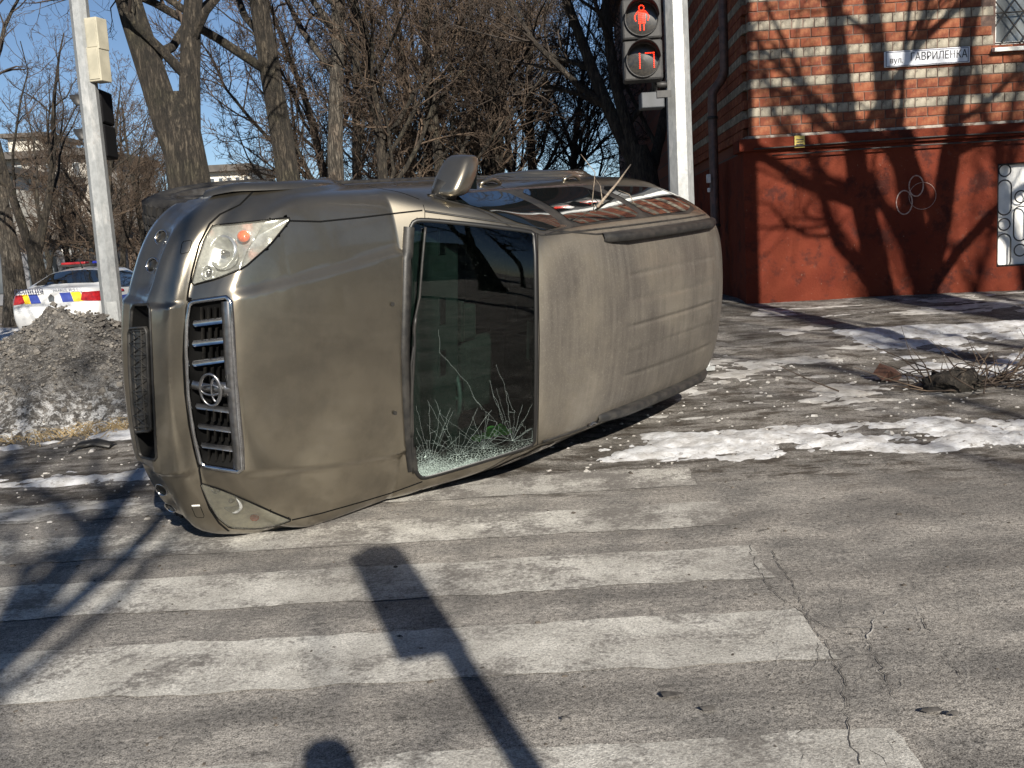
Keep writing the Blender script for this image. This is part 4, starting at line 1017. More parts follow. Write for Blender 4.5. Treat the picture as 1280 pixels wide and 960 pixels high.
def tinted():
    m, n, b = newmat('tinted_side_glass'); b.inputs['Base Color'].default_value = (.006,.008,.009,1); b.inputs['Roughness'].default_value = .03
    b.inputs['Coat Weight'].default_value = 1; b.inputs['Coat Roughness'].default_value = .02; return m
M_tint = tinted()
M_crack = simple('crack_white', (.30,.37,.35), rough=.6)

suv = empty('overturned_suv', label='champagne grey off-road SUV lying on its side on the zebra crossing', cat='car')
mw = Matrix.Identity(4)
for i in range(3):
    for j in range(3): mw[i][j] = CARR[i][j]
    mw[i][3] = CART[i]
suv.matrix_world = mw
def spart(name, VF, mat, parent=suv, smooth=True):
    me = mesh(name, VF[0], VF[1], smooth); return link(name, me, mat, parent)

# ---- outlines traced on the photograph (pixels)
WS = rounded([(522,275),(540,275.5),(596,281),(662,289),(669,293),(670.5,425),(669,550),(664,558),(600,578),(534,597),(525,597),(515,582),(510,520),(507,440),(508,360),(511,295),(515,279)], .2, 1)
HL_R = rounded([(266,282),(310,278),(361,272),(362,276),(338,306),(305,335),(270,349),(239,357),(247,325),(256,298)], .12, 1)
HL_L = rounded([(250,604),(275,611),(310,626),(345,642),(365,650),(345,657),(322,661),(288,660),(272,647),(260,628)], .12, 1)
GR = rounded([(238,378),(288,371),(291,430),(294,480),(299,540),(303,590),(252,582),(243,545),(236,500),(233,440),(234,400)], .10, 1)
LG = rounded([(165,381),(187,380),(189,430),(191,480),(194,540),(196,576),(175,571),(169,540),(164,480),(162,430)], .12, 1)
OPEN = {'ws': WS, 'hr': HL_R, 'hl': HL_L, 'gr': GR, 'lg': LG}

# ---- body shell
SH = capsule(F_suv, -3.35, .25, .82, 200, 84, 30, 310)
nr_, na_ = SH.shape[:2]
P = SH.reshape(-1, 3).copy()
pix = car2pix(P); N0 = g_suv(P); facing = ((CAMC-P)*N0).sum(-1) > 0
for k_, poly in OPEN.items():                               # slide near vertices onto each outline so that openings cut cleanly
    dn = dens(poly, 1.0); lo = dn.min(0)-6; hi = dn.max(0)+6
    idx = np.where(facing & (pix > lo).all(1) & (pix < hi).all(1))[0]
    if not len(idx): continue
    dd = np.linalg.norm(pix[idx][:, None]-dn[None], axis=2); j = dd.argmin(1); dm = dd.min(1)
    thr = 2.6
    sel = dm < thr; P[idx[sel]] = pix2car(dn[j[sel]]); pix[idx[sel]] = dn[j[sel]]
FC = np.array([f for f in grid_faces(nr_, na_) if len(f) == 4]); caps_ = [f for f in grid_faces(nr_, na_) if len(f) > 4]
cen = P[FC].mean(1); cpx = car2pix(cen); fcen = ((CAMC-cen)*g_suv(cen)).sum(-1) > 0
keep = np.ones(len(FC), bool)
for poly in OPEN.values():
    c0 = poly.mean(0); keep &= ~(fcen & inpoly(cpx, poly))
AX = [(0., .385), (-2.79, .385)]; RA = .445
for ax, az in AX: keep &= ~((np.hypot(cen[:, 0]-ax, cen[:, 2]-az) < RA) & (np.abs(cen[:, 1]) > .55) & (cen[:, 2] < .9))
x, y, z = cen.T; ay = np.abs(y)
NC = g_suv(cen)
kind = np.full(len(FC), 'underbody', object)
sidef = (z > .32) & (np.abs(NC[:, 1]) > .4)
kind[(x > -.50) & (z >= .30)] = 'fender'
kind[(x <= -.50) & (x > -2.48) & (z >= .30)] = 'door'
kind[(x <= -2.48) & (z >= .30)] = 'quarter_panel'
kind[(x > -.62) & (NC[:, 2] > .35) & (z > .9) & (ay < .80)] = 'hood'
kind[(x > .40) & (z < .835) | ((x > .25) & (z < .80))] = 'front_bumper'
kind[(x < -3.45) & (z < 1.75) & (ay < .70)] = 'tailgate'
kind[(z > 1.52) & (NC[:, 2] > .45) & (x < -.9)] = 'roof'
kind[z < .30] = 'underbody'
halves = {'fender', 'door', 'quarter_panel'}
def shell_part(name, mask, mat):
    f = FC[mask]
    if not len(f): return
    u, inv = np.unique(f, return_inverse=True); me = mesh(name, P[u], inv.reshape(-1, 4))
    me.normals_split_custom_set_from_vertices([tuple(v) for v in g_suv(P[u])])
    return link(name, me, mat, suv)
PARTS = {}
for kn in sorted(set(kind)):
    mt = M_black if kn == 'underbody' else M_paint
    if kn == 'door':
        for sgn in (-1, 1):
            for x0, x1 in ((-1.52, -.50), (-2.48, -1.52)):
                PARTS[kn, sgn, x0] = shell_part('door', keep & (kind == kn) & (np.sign(y) == sgn) & (x > x0) & (x <= x1), mt)
    elif kn in halves:
        for sgn in (-1, 1): PARTS[kn, sgn] = shell_part(kn, keep & (kind == kn) & (np.sign(y) == sgn), mt)
    else: PARTS[kn] = shell_part(kn, keep & (kind == kn), mt)

# cabin lining: a second skin 3 cm inside the greenhouse
LN = capsule(F_suv, -3.2, -.9, 1.0, 70, 40, 14, 120, lev=-.035)
lp = LN.reshape(-1, 3); LF = np.array([f for f in grid_faces(*LN.shape[:2]) if len(f) == 4]); lc = lp[LF].mean(1)
wcen = car2pix(lc); lk = (lc[:, 0] < -.35) & ~(inpoly(wcen, rounded(WS, .2, 1)) & ((((CAMC-lc)*g_suv(lc)).sum(-1)) > 0))
spart('cabin_lining', (lp, LF[lk]), M_trim)

# ---- windscreen
V, F = patch(WS, .003, 16, 5); ws = spart('windscreen', (V, F), M_wind)
spart('windscreen_seal', ribbon(pix2car(dens(WS, 4)), .026, .004, True, .003), M_seal, ws)
spart('cowl_panel', ribbon(pixline([(511,284),(509,320),(508,360),(507,400),(506,440),(508,500),(511,550),(516,588)], 4), .062, .010, False, .007), M_black)
# wipers lying along the cowl
for pts, r_ in (([(516,590),(513,520),(511,455),(517,400),(523,372),(526,330),(530,285)], .008), ([(512,545),(512,490),(514,430),(518,395)], .010)):
    Pw = pix2car(dens(pts, 8, False)); Nw = g_suv(Pw); h_ = np.linspace(.012, .03, len(Pw))[:, None]
    spart('wiper', (lambda mb: (mb.V, mb.F))(MB().tube(Pw+Nw*h_, r_, 6)), M_black)
# traced runs of crack, proud of the glass by a hair
rng = random.Random(7)
cr = MB()
def crack(pts, w_=.0007, jit=2.6):
    q = dens(pts, 6, False); q[1:-1] += np.array([[rng.uniform(-jit, jit), rng.uniform(-jit, jit)] for _ in range(len(q)-2)]).reshape(-1, 2)
    cr.add(*ribbon(pix2car(q), w_*rng.uniform(.7, 1.2), .0042, wall=.0004))
for c_ in ([(548,412),(550,440),(570,462),(590,490),(602,512)], [(620,455),(630,480),(637,505),(645,515)], [(612,475),(620,500),(628,530)]): crack(c_, .0006, 1.6)
sill = lambda u: 592-(u-524)*.27
for cu, n_ in ((538, 17), (572, 12), (604, 13), (640, 14)):         # spider webs spreading from the sill
    c0 = np.array([cu, sill(cu)-10.]); tips = []
    for k in range(n_):
        an = math.pi+math.pi*(k+rng.uniform(.1, .9))/n_; L_ = rng.uniform(22, 85)*(1.0 if abs(math.sin(an)) > .5 else .6); tip = c0+np.array([math.cos(an)*.8, math.sin(an)])*L_
        tip[0] = min(max(tip[0], 520), 665); tips.append((an, L_)); crack([tuple(c0), tuple((c0+tip)/2), tuple(tip)], .0005, .9)
    for rr_ in (9, 16, 26, 38):
        for k in range(len(tips)-1):
            if rng.random() < .62:
                (a0, l0), (a1, l1) = tips[k], tips[k+1]
                if min(l0, l1) > rr_: q0 = c0+np.array([math.cos(a0)*.8, math.sin(a0)])*rr_*rng.uniform(.9, 1.1); q1 = c0+np.array([math.cos(a1)*.8, math.sin(a1)])*rr_*rng.uniform(.9, 1.1); crack([(min(max(q0[0], 520), 665), q0[1]), (min(max(q1[0], 520), 665), q1[1])], .0005, .6)
spart('crack', (cr.V, cr.F), M_crack, ws)
# bright green vest crumpled against the glass, and glass crumbs on the sill
vb = MB(); pv = pix2car([(600,552),(612,549),(624,546),(636,544),(618,541),(630,539)]); nv = g_suv(pv)
for p_, n_ in zip(pv, nv):
    c_ = Vector(p_-n_*.050); mbv = bmesh.new(); bmesh.ops.create_icosphere(mbv, subdivisions=2, radius=.034)
    vb.add([Vector((v.co.x*1.3, v.co.y*.6, v.co.z))*(1+.4*mnoise.noise(v.co*60+c_*9)) + c_ for v in mbv.verts], [[v.index for v in f.verts] for f in mbv.faces]); mbv.free()
tag(vb.build('crumpled_vest', M_vest, suv, True), 'bright green cloth bunched behind the cracked windscreen')

# ---- interior
mb = MB().box((-.80, 0, .98), (.42, 1.42, .34)).box((-.62, 0, 1.10), (.30, 1.40, .10)).box((-1.15, 0, .72), (.9, .26, .26))
da = mb.build('dashboard', simple('dash_grey', (.030,.031,.030), (.020,.021,.020), 12, .7), suv, False, .03)
sw = MB(); Ms = frame((-1.06, .37, 1.02), (0, 1, 0), (-.86, 0, .5)).to_4x4()
ring = [Ms @ Vector((math.cos(a)*.19, math.sin(a)*.19, 0)) for a in np.linspace(0, 2*math.pi, 28, endpoint=False)]
sw.tube(ring, .016, 8, closed=True)
for a in (0, math.pi, -math.pi/2): sw.tube([Ms @ Vector((0, 0, -.02)), Ms @ Vector((math.cos(a)*.19, math.sin(a)*.19, 0))], .018, 6)
sw.lathe([(.0, .01), (.07, .0), (.075, -.05), (.03, -.16)], 14, Ms)
sw.build('steering_wheel', simple('wheel_leather', (.085,.085,.085), (.06,.06,.06), 20, .6), suv, True)
for sy in (-.38, .38):
    s_ = MB().box((-1.72, sy, .78), (.52, .50, .16)); st = s_.build('seat', M_fabric, suv, False, .05)
    MB().box((-2.02, sy, 1.14), (.15, .48, .62), Mrot('Y', -.22), .9).build('seat_back', M_fabric, st, False, .05)
    MB().box((-2.12, sy, 1.53), (.10, .25, .17), None, .85).build('headrest', M_fabric, st, False, .04)
st = MB().box((-2.75, 0, .80), (.55, 1.28, .18)).build('seat', M_fabric, suv, False, .05)
MB().box((-3.05, 0, 1.15), (.16, 1.26, .60), Mrot('Y', -.2)).build('seat_back', M_fabric, st, False, .05)
MB().box((-1.30, 0, .46), (1.9, 1.5, .05)).build('cabin_floor', M_trim, suv)
mb = MB().box((-1.17, -.02, 1.585), (.035, .24, .07)).tube([(-1.16, 0, 1.60), (-1.20, 0, 1.665)], .010, 6); mb.build('rear_view_mirror', M_trim, suv, False, .012)
MB().lathe([(0, .02), (.05, .02), (.055, 0)], 16, frame((-1.02, .30, 1.13), (0, 1, 0), (-.8, 0, .6))).lathe([(0, .02), (.05, .02), (.055, 0)], 16, frame((-1.02, .43, 1.13), (0, 1, 0), (-.8, 0, .6))).build('instrument_dial', M_chromedull, suv, True)
for vy in (-.62, -.2, .12, .64): MB().box((-.83, vy, 1.153), (.06, .16, .012)).build('air_vent', M_chromedull, suv, False, .004)
mb = MB().box((-1.06, -.10, 1.06), (.03, .26, .16)); mb.build('centre_console', M_black, suv, False, .01)
for sy in (-.34, .34): MB().box((-1.32, sy, 1.625), (.14, .42, .012), Mrot('Y', .15)).build('sun_visor', M_fabric, suv, False, .006)

# ---- headlamps
def headlamp(poly, bowls, amb, deep=.045):
    V, F = patch(poly, .004, 9, 3); hl = spart('headlight', (V, F), M_lens)
    V, F = patch(poly, 0, 8, 3, depth=lambda k: .0 if k < .01 else -.016-deep*min(1, k*2.2)); spart('reflector_tray', (V, F), M_refl if deep > .02 else M_yellowed, hl)
    spart('lamp_gasket', ribbon(pix2car(dens(poly, 3)), .009, .004, True), M_gap, hl)
    for (u, v, r_) in bowls:
        p = pix2car([(u, v)])[0]; nn = g_suv(p[None])[0]; fwd = Vector((.9, np.sign(p[1])*.25, .1)).normalized()
        M4 = frame(Vector(p)-Vector(nn)*.012, (0, 0, 1), fwd)
        b_ = MB().lathe([(r_*(.12+.88*k/7), -.055+.055*(k/7)**2) for k in range(8)]+[(r_*1.08, .0), (r_*1.08, -.03)], 26, M4).build('reflector', M_refl, hl, True)
        bb = MB().lathe([(.0, .0), (.010, -.003), (.014, -.012), (.014, -.045)], 12, M4); bb.build('bulb', M_chromedull, hl, True)
    u, v, r_ = amb; p = pix2car([(u, v)])[0]; nn = g_suv(p[None])[0]
    M4 = frame(Vector(p)-Vector(nn)*.006, (0, 0, 1), nn); MB().lathe([(0, .002), (r_*.6, -.001), (r_, -.010), (r_, -.03)], 18, M4).build('indicator_lamp', M_amber, hl, True)
    return hl
headlamp(HL_R, [(276,314,.078), (257,340,.034)], (302,291,.030))
headlamp(HL_L, [(286,630,.066), (266,613,.028)], (318,652,.024), .015)

# ---- grille: chrome surround, bars, badge
def recess(poly, depth): return patch(poly, 0, 8, 4, depth=lambda k: .0 if k < .01 else -depth*min(1, .55+k))
gr = spart('grille', recess(GR, .075), M_gap)
oi = GR.mean(0)
spart('grille_surround', ribbon(pix2car(dens(GR, 3)), .022, .010, True, .006), M_chrome, gr)
spart('grille_header', ribbon(pixline([(284,377),(287,430),(289,470),(293,510),(298,560),(299,586)], 3), .058, .006, False, .008), M_chromedull, gr)
for (a, b, lit_side) in (((241,405),(281,400),1), ((240,430),(282,425),1), ((240,455),(283,449),1), ((244,508),(288,514),0), ((247,533),(292,539),0), ((251,557),(296,563),0)):
    spart('grille_bar', ribbon(pixline([a, ((a[0]+b[0])/2, (a[1]+b[1])/2), b], 3), .030, -.012, False, .012), M_chrome if lit_side else M_chromedull, gr)  # brighter chrome marks the bars on the lit side, duller chrome the rest
for i, v in enumerate((392, 418, 442, 468, 520, 545, 570)):       # fine ribs deep in the grille
    for s_ in (249, 258, 267, 276):
        Pr = pix2car([(s_+(v-380)*.055, v-8), (s_+(v-380)*.055, v+8)]); spart('rib', ribbon(Pr, .004, -.045), M_black, gr)
# badge: three interlocked ovals on a stub
pb = pix2car([(266,486)])[0]; nb = g_suv(pb[None])[0]
MBd = frame(Vector(pb)+Vector(nb)*.022, (0, 1, 0), nb)
def oval(a, b, cx=0, cy=0, r_=.0075):
    return MB().tube([MBd @ Vector((cx+a*math.cos(q), cy+b*math.sin(q), 0)) for q in np.linspace(0, 2*math.pi, 36, endpoint=False)], r_, 8, closed=True)
bd = oval(.080, .056).build('badge', M_chromedull, gr, True)
oval(.026, .053, r_=.006).build('badge_oval', M_chromedull, bd, True); oval(.058, .022, 0, .026, .006).build('badge_oval', M_chromedull, bd, True)
spart('badge_bar', ribbon(pixline([(240,481),(252,484),(264,486)], 3), .045, -.004, False, .010), M_chromedull, gr)
spart('badge_mount', ribbon(pixline([(266,486),(278,487),(290,487)], 3), .075, .002, False, .012), M_chromedull, gr)

# ---- lower intake with the empty plate holder
lg = spart('lower_intake', recess(LG, .09), M_gap)
spart('intake_lip', ribbon(pix2car(dens(LG, 3)), .012, .004, True, .004), M_black, lg)
PH = rounded([(163,411),(184,409),(186,460),(188,510),(190,538),(171,540),(167,510),(163.5,460)], .1, 1)
V, F = patch(PH, .004, 4, 4); ph = spart('plate_holder', (V, F), M_black, suv)
spart('holder_rim', ribbon(pix2car(dens(PH, 3)), .012, .012, True, .004), M_black, ph)
mbp = MB()
for k in range(9):
    v = 414+k*15; mbp.add(*ribbon(pixline([(164+k*.8, v), (184+k*.5, v-1)], 4), .006, .009, False, .003))
    if k < 8:
        mbp.add(*ribbon(pixline([(164+k*.8, v), (184+k*.5, v+14)], 4), .005, .009, False, .003)); mbp.add(*ribbon(pixline([(164+k*.8, v+15), (184+k*.5, v)], 4), .005, .009, False, .003))
for q in (.3, .7): mbp.add(*ribbon(pixline([(163+21*q, 412), (164+21*q, 470), (169+21*q, 538)], 4), .005, .009, False, .003))
spart('lattice', (mbp.V, mbp.F), M_black, ph)

# ---- fog lamps sunk in the bumper, washer flaps, screw holes
for (u, v, r_) in ((202,297,.036), (191,332,.036), (202,612,.034), (213,634,.032)):
    p = pix2car([(u, v)])[0]; nn = g_suv(p[None])[0]; fwd = (Vector(nn)*.8+Vector((.35, 0, .15))).normalized()
    M4 = frame(Vector(p)+Vector(nn)*.002, (0, 0, 1), fwd)
    fg = MB().lathe([(r_*1.18, -.006), (r_*1.12, .006), (r_*.98, .004), (r_*.95, -.02)], 24, M4).build('fog_lamp', M_chrome, suv, True)
    MB().lathe([(r_*.95, -.002), (r_*.7, -.010), (r_*.35, -.018), (0, -.020)], 20, M4).build('reflector', M_chrome, fg, True)
    MB().lathe([(r_*.96, .0), (r_*.6, .006), (0, .008)], 20, M4).build('lens', M_lensclear, fg, True)
for q in ([(228,302),(240,300),(237,315),(225,318)], [(239,633),(250,632),(256,647),(245,647)]):
    spart('washer_flap', ribbon(pix2car(dens(rounded(q, .15, 1), 2)), .0028, .001, True), M_gap)
spart('chip', ribbon(pixline([(240,632.5),(250,632)], 3), .012, .002), simple('bare_scrape', (.75,.74,.70), rough=.6))
for (u, v) in ((490,380), (493,516)): spart('washer_jet', patch(rounded([(u-2.4,v-2.4),(u+2.4,v-2.4),(u+2.4,v+2.4),(u-2.4,v+2.4)], .2, 1), .006, 3, 1.5), M_black)

# ---- panel gaps
def seam(pts, w_=.0045, par='hood', m=M_gap): 
    return spart('seam', ribbon(pixline(pts, 5), w_, .0012), m, PARTS.get(par) or suv)
seam([(235,366),(240,340),(249,305),(262,280),(275,268),(300,256),(316,240),(322,229)], .010, 'front_bumper')
seam([(249,587),(253,612),(262,636),(274,654),(286,664)], .010, 'front_bumper')
seam([(235,366),(234,376)], .010, 'front_bumper'); seam([(249,587),(250,580)], .010, 'front_bumper')
seam([(362,276),(400,277),(450,272),(500,266),(528,263)], .009); 
seam([(529,256),(531,264),(531,272)], .004, ('fender', -1))
seam([(365,650),(400,642),(450,628),(490,616),(528,602)], .008)
# roof-to-glass black channel and the roof-edge drip mouldings
spart('drip_moulding', ribbon(pixline([(531,264),(580,271),(640,280),(700,289),(745,293),(800,288),(860,280),(886,276)], 5), .012, .003, False, .003), M_black)
seam([(672,292),(673,360),(674,425),(673,500),(672,556)], .006, 'roof')

# ---- roof rails
def rail(sgn):
    xs = np.linspace(-1.80, -3.56, 30); yy = np.full(30, sgn*.600); o = np.c_[xs, yy, np.full(30, 1.0)]
    B = solve_ray(F_suv, o, np.tile([0, 0, 1.], (30, 1)), 0, 1.5)
    h = .060*np.minimum(1, np.minimum(np.arange(30), 29-np.arange(30))/4)**.6+.006
    mb = MB(); V = []
    wd = .034
    for i in range(30):
        b = B[i]; V += [(b[0], b[1]-wd, b[2]-.012), (b[0], b[1]-wd*.8, b[2]+h[i]), (b[0], b[1], b[2]+h[i]+.010), (b[0], b[1]+wd*.8, b[2]+h[i]), (b[0], b[1]+wd, b[2]-.012)]
    F = [(i*5+k, i*5+k+1, (i+1)*5+k+1, (i+1)*5+k) for i in range(29) for k in range(4)]
    mb.add(V, F); return mb.build('roof_rail', M_black, suv, True)
for s_ in (-1, 1): rail(s_)

# ---- side glass, pillars, handles, mouldings
def side_patch(poly, sgn, off, nx=10):
    """outline in (x, z) laid on the flank"""
    o = dens([(p[0]*250, p[1]*250) for p in poly], 6)/250; c = o.mean(0); rings = 6; n = len(o)
    q = np.concatenate([c+(o-c)*(1-k/rings) for k in range(rings)]+[c[None]])
    orig = np.c_[q[:, 0], np.zeros(len(q)), q[:, 1]]; B = solve_ray(F_suv, orig, np.tile([0, sgn*1., 0], (len(q), 1)), 0, 1.3)
    B = B+g_suv(B)*off; F = []
    for k in range(rings-1):
        for i in range(n): F.append((k*n+i, (k+1)*n+i, (k+1)*n+(i+1) % n, k*n+(i+1) % n))
    for i in range(n): F.append(((rings-1)*n+i, rings*n, (rings-1)*n+(i+1) % n))
    return B, F
def on_side(pts, sgn, n=30):
    q = dens([(p[0]*250, p[1]*250) for p in pts], 8, False)/250
    orig = np.c_[q[:, 0], np.zeros(len(q)), q[:, 1]]; return solve_ray(F_suv, orig, np.tile([0, sgn*1., 0], (len(q), 1)), 0, 1.3)
for sgn in (-1, 1):
    W1 = rounded([(-.74,1.165),(-1.44,1.165),(-1.46,1.60),(-1.25,1.595),(-1.08,1.50)], .10, 1)
    W2 = rounded([(-1.60,1.165),(-2.38,1.17),(-2.46,1.30),(-2.46,1.625),(-1.58,1.61)], .10, 1)
    W3 = rounded([(-2.60,1.19),(-3.30,1.23),(-3.46,1.30),(-3.40,1.56),(-3.2,1.62),(-2.56,1.63)], .12, 1)
    BAND = rounded([(-.70,1.15),(-1.5,1.148),(-2.5,1.152),(-3.34,1.200),(-3.52,1.285),(-3.44,1.585),(-3.20,1.645),(-2.2,1.637),(-1.5,1.62),(-1.22,1.61),(-1.05,1.52)], .08, 1)
    spart('window_frame', side_patch(BAND, sgn, .002), M_black)
    for W in (W1, W2, W3): spart('side_window', side_patch(W, sgn, .006), M_tint)
    spart('belt_moulding', ribbon(on_side([(-.72,1.145),(-1.5,1.142),(-2.5,1.146)], sgn), .022, .004, False, .006), M_chromedull if sgn < 0 else M_black)
    for xs in ([(-.50,.36),(-.50,1.0),(-.62,1.16)], [(-1.52,.36),(-1.52,1.16)], [(-2.48,1.16),(-2.46,.95),(-2.30,.70),(-2.28,.36)]):
        spart('seam', ribbon(on_side(xs, sgn), .006, .001), M_gap, PARTS.get(('door', sgn, -1.52)) or suv)
    spart('side_moulding', ribbon(on_side([(-.55,.62),(-2.25,.62)], sgn), .09, .004, False, .012), M_paint)
    for hx in (-1.46, -2.46):
        B = on_side([(hx+.11,1.05),(hx-.11,1.05)], sgn); Nn = g_suv(B); k = len(B)
        arc = np.sin(np.linspace(0, np.pi, k))[:, None]*.030+.004
        h_ = MB().tube(B+Nn*arc, .013, 8).build('door_handle', M_paint, suv, True)
        spart('handle_recess', ribbon(on_side([(hx+.07,1.05),(hx-.07,1.05)], sgn), .06, .001), M_gap, h_)
    # wheel-arch flares and liners
    for ax, az in AX:
        an = np.linspace(R(28) if ax == 0 else R(-8), R(188), 40)
        Q = []
        for a in an:
            xx, zz = ax+math.cos(a)*RA, az+math.sin(a)*RA; Q.append((xx, max(zz, .31)))
        B = solve_ray(F_suv, np.c_[[q[0] for q in Q], np.zeros(40), [q[1] for q in Q]], np.tile([0, sgn*1., 0], (40, 1)), 0, 1.3)
        B[:, 1] = sgn*np.maximum(np.abs(B[:, 1]), .82)
        cen_ = np.array([ax, 0, az]); rad = B-cen_; rad[:, 1] = 0; rad /= np.linalg.norm(rad, axis=1, keepdims=True)
        up = np.array([0, sgn, 0.])
        rows = [B+rad*.085-up*.012, B+rad*.070+up*.010, B+rad*.03+up*.026, B-rad*.008+up*.026, B-rad*.012-up*.02]
        V = np.concatenate(rows); F = [(r_*40+i, r_*40+i+1, (r_+1)*40+i+1, (r_+1)*40+i) for r_ in range(4) for i in range(39)]
        spart('arch_flare', (V, F), M_paint)
        rows = [B-rad*.01, B-rad*.01-up*.36]; V = np.concatenate(rows); F = [(i, i+1, 41+i, 40+i) for i in range(39)]; spart('arch_liner', (V, F), M_black)
    MB().box((-1.42, sgn*.86, .34), (1.75, .17, .05)).build('side_step', M_black, suv, False, .015)

# ---- wheels
def wheel(ax, sgn, steer=0.):
    e = MB(); M4 = Matrix.Translation((ax+(.05 if ax == 0 else 0), sgn*.785, .225)) @ Matrix.Rotation(steer, 4, 'Z') @ Matrix.Rotation(R(-90)*sgn, 4, 'X')
    # lathe axis z points outwards
    rs, wd = .385, .128
    wh = e.lathe([(.225, -wd), (.33, -wd*1.02), (.365, -wd*.9), (rs, -wd*.66), (rs, wd*.66), (.365, wd*.9), (.33, wd*1.02), (.235, wd*.95), (.225, wd*.7)], 48, M4).build('wheel', M_tyre, suv, True)
    tb = MB()
    for k in range(46):
        a = 2*math.pi*k/46
        for row, (z0, z1) in enumerate(((-wd*.86, -wd*.40), (-wd*.34, -.004), (.004, wd*.34), (wd*.40, wd*.86))):
            aa = a+(.068 if row % 2 else 0); rr = rs+.002-(.010 if row in (0, 3) else 0)
            Mk = M4 @ Matrix.Rotation(aa, 4, 'Z') @ Matrix.Translation((rr, 0, (z0+z1)/2)) @ Matrix.Rotation(.35*(1 if row < 2 else -1), 4, 'X')
            Pk = [Mk @ Vector(((dx-.5)*.024, (dy-.5)*.036, (dz-.5)*abs(z1-z0))) for dz in (0, 1) for dy in (0, 1) for dx in (0, 1)]
            tb.add(Pk, [(0,2,3,1),(4,5,7,6),(0,1,5,4),(2,6,7,3),(0,4,6,2),(1,3,7,5)])
    tr = tb.build('tread_block', M_tyre, wh); tr['kind'] = 'stuff'
    rim = MB().lathe([(.228, wd*.8), (.232, wd*.95), (.215, wd*.9), (.20, wd*.5), (.20, -wd*.9)], 40, M4).lathe([(.0, wd*.62), (.05, wd*.62), (.055, wd*.5)], 20, M4)
    for k in range(6):
        a = 2*math.pi*k/6; rim.tube([M4 @ Vector((math.cos(a)*.04, math.sin(a)*.04, wd*.55)), M4 @ Vector((math.cos(a)*.215, math.sin(a)*.215, wd*.66))], [.032, .022], 8)
    rim.build('rim', M_rimdk, wh, True)
for ax, st_ in ((0., R(8)), (-2.79, 0)):
    for sgn in (-1, 1): wheel(ax, sgn, st_)
MB().tube([(0, -.7, .295), (0, .7, .295)], .05, 10).tube([(-2.79, -.7, .295), (-2.79, .7, .295)], .06, 10).tube([(.2, .25, .45), (-3.3, .25, .45)], .05, 8).tube([(.2, -.25, .45), (-3.3, -.25, .45)], .05, 8).build('chassis', M_black, suv, True)

# ---- right-hand door mirror
bmm = bmesh.new(); bmesh.ops.create_cube(bmm, size=2)
bmesh.ops.subdivide_edges(bmm, edges=bmm.edges[:], cuts=5, use_grid_fill=True)
Vm = []
for v in bmm.verts:
    c_ = np.array(v.co); q = (np.abs(c_)**4.5).sum()**(1/4.5); c_ = c_/q
    xx, yy, zz = c_; yy2 = yy; taper = 1-.14*max(0, -yy)
    Vm.append((-.91+xx*.085*taper+.075*yy, -1.0+yy*.118, 1.20+zz*.105*taper))
mi = MB().add(Vm, [[v.index for v in f.verts] for f in bmm.faces]).build('door_mirror', M_paint, suv, True)
MB().tube([(-.84, -.86, 1.15), (-.86, -.96, 1.18)], [.08, .07], 10).build('mirror_arm', M_black, mi, True)
MB().box((-1.008, -1.005, 1.205), (.006, .17, .15)).build('mirror_glass', M_tint, mi, False, .01)
bmm.free()
# pried-up twigs caught in the glass and the roof edge
mt_tw = simple('twig', (.30,.25,.19), (.16,.12,.09), 30, .8)
_z = (P @ CARR.T + CART)[:, 2]; _xy = (P @ CARR.T + CART)[:, :2]
_dz = float((_z - gz(_xy[:, 0], _xy[:, 1])).min()); print('SUV lowest above ground', _dz)
spart('bumper_shade_strip', ribbon(pixline([(238,372),(234,385),(231,420),(230,450),(232,490),(237,530),(243,560),(249,584)], 3), .016, .002), M_gap, PARTS['front_bumper'])  # dark strip painted in for the shaded chamfer between bumper and grille
# crumpled gutter along the roof edge that lies on the road
def on_roof(y_, x0, x1, n=60):
    xs = np.linspace(x0, x1, n); return solve_ray(F_suv, np.c_[xs, np.full(n, y_), np.full(n, 1.0)], np.tile([0, 0, 1.], (n, 1)), 0, 1.5)
spart('roof_gutter', ribbon(on_roof(.640, -1.25, -3.45), .022, .003, False, .004), M_black)
Bq = on_roof(.622, -1.7, -3.45, 90); _rs = np.random.RandomState(5); Bq[:, 1] += .006*_rs.randn(90); Bq[:, 2] += .008*np.abs(_rs.randn(90))
spart('scraped_edge', ribbon(Bq, .012, .003, False, .006), M_chromedull)
spart('roof_gutter', ribbon(on_roof(-.655, -1.25, -3.50), .014, .003, False, .003), M_black)
# ================================================================== police car beyond the heap
T_side = tab([(.18,.80),(.30,.86),(.55,.905),(.75,.91),(.90,.885),(.98,.855),(1.18,.73),(1.40,.585)], .03)
T_plan = tab([(-2.4,-.16),(-2.1,-.05),(-1.6,0),(1.5,0),(2.0,-.06),(2.4,-.22)], .1)
T_top = tab([(-2.42,1.05),(-2.25,1.10),(-1.75,1.125),(-.95,1.415),(-.4,1.47),(.2,1.455),(.95,1.14),(1.6,1.02),(2.2,.86),(2.4,.70)], .05)
T_rear = tab([(.2,-2.20),(.45,-2.36),(.62,-2.40),(.78,-2.36),(.95,-2.36),(1.08,-2.40),(1.12,-2.36)], .02)
def F_pol(p):
    x, y, z = p[..., 0], np.abs(p[..., 1]), p[..., 2]
    f = z-(T_top(x)-.035*(y/.6)**2*sstep(1.1, 1.4, z)-.02*(y/.8)**2); f = smax(f, y-T_side(z)-T_plan(x), .07); f = smax(f, x-2.38+.25*(y/.8)**2, .08)
    f = smax(f, T_rear(z)+.16*(y/.85)**2.5-x, .03); return smax(f, .2-z, .04)
def g_pol(p, e=2e-3):
    g = np.stack([(F_pol(p+d)-F_pol(p-d)) for d in np.eye(3)*e], -1); return g/np.linalg.norm(g, axis=-1, keepdims=True)
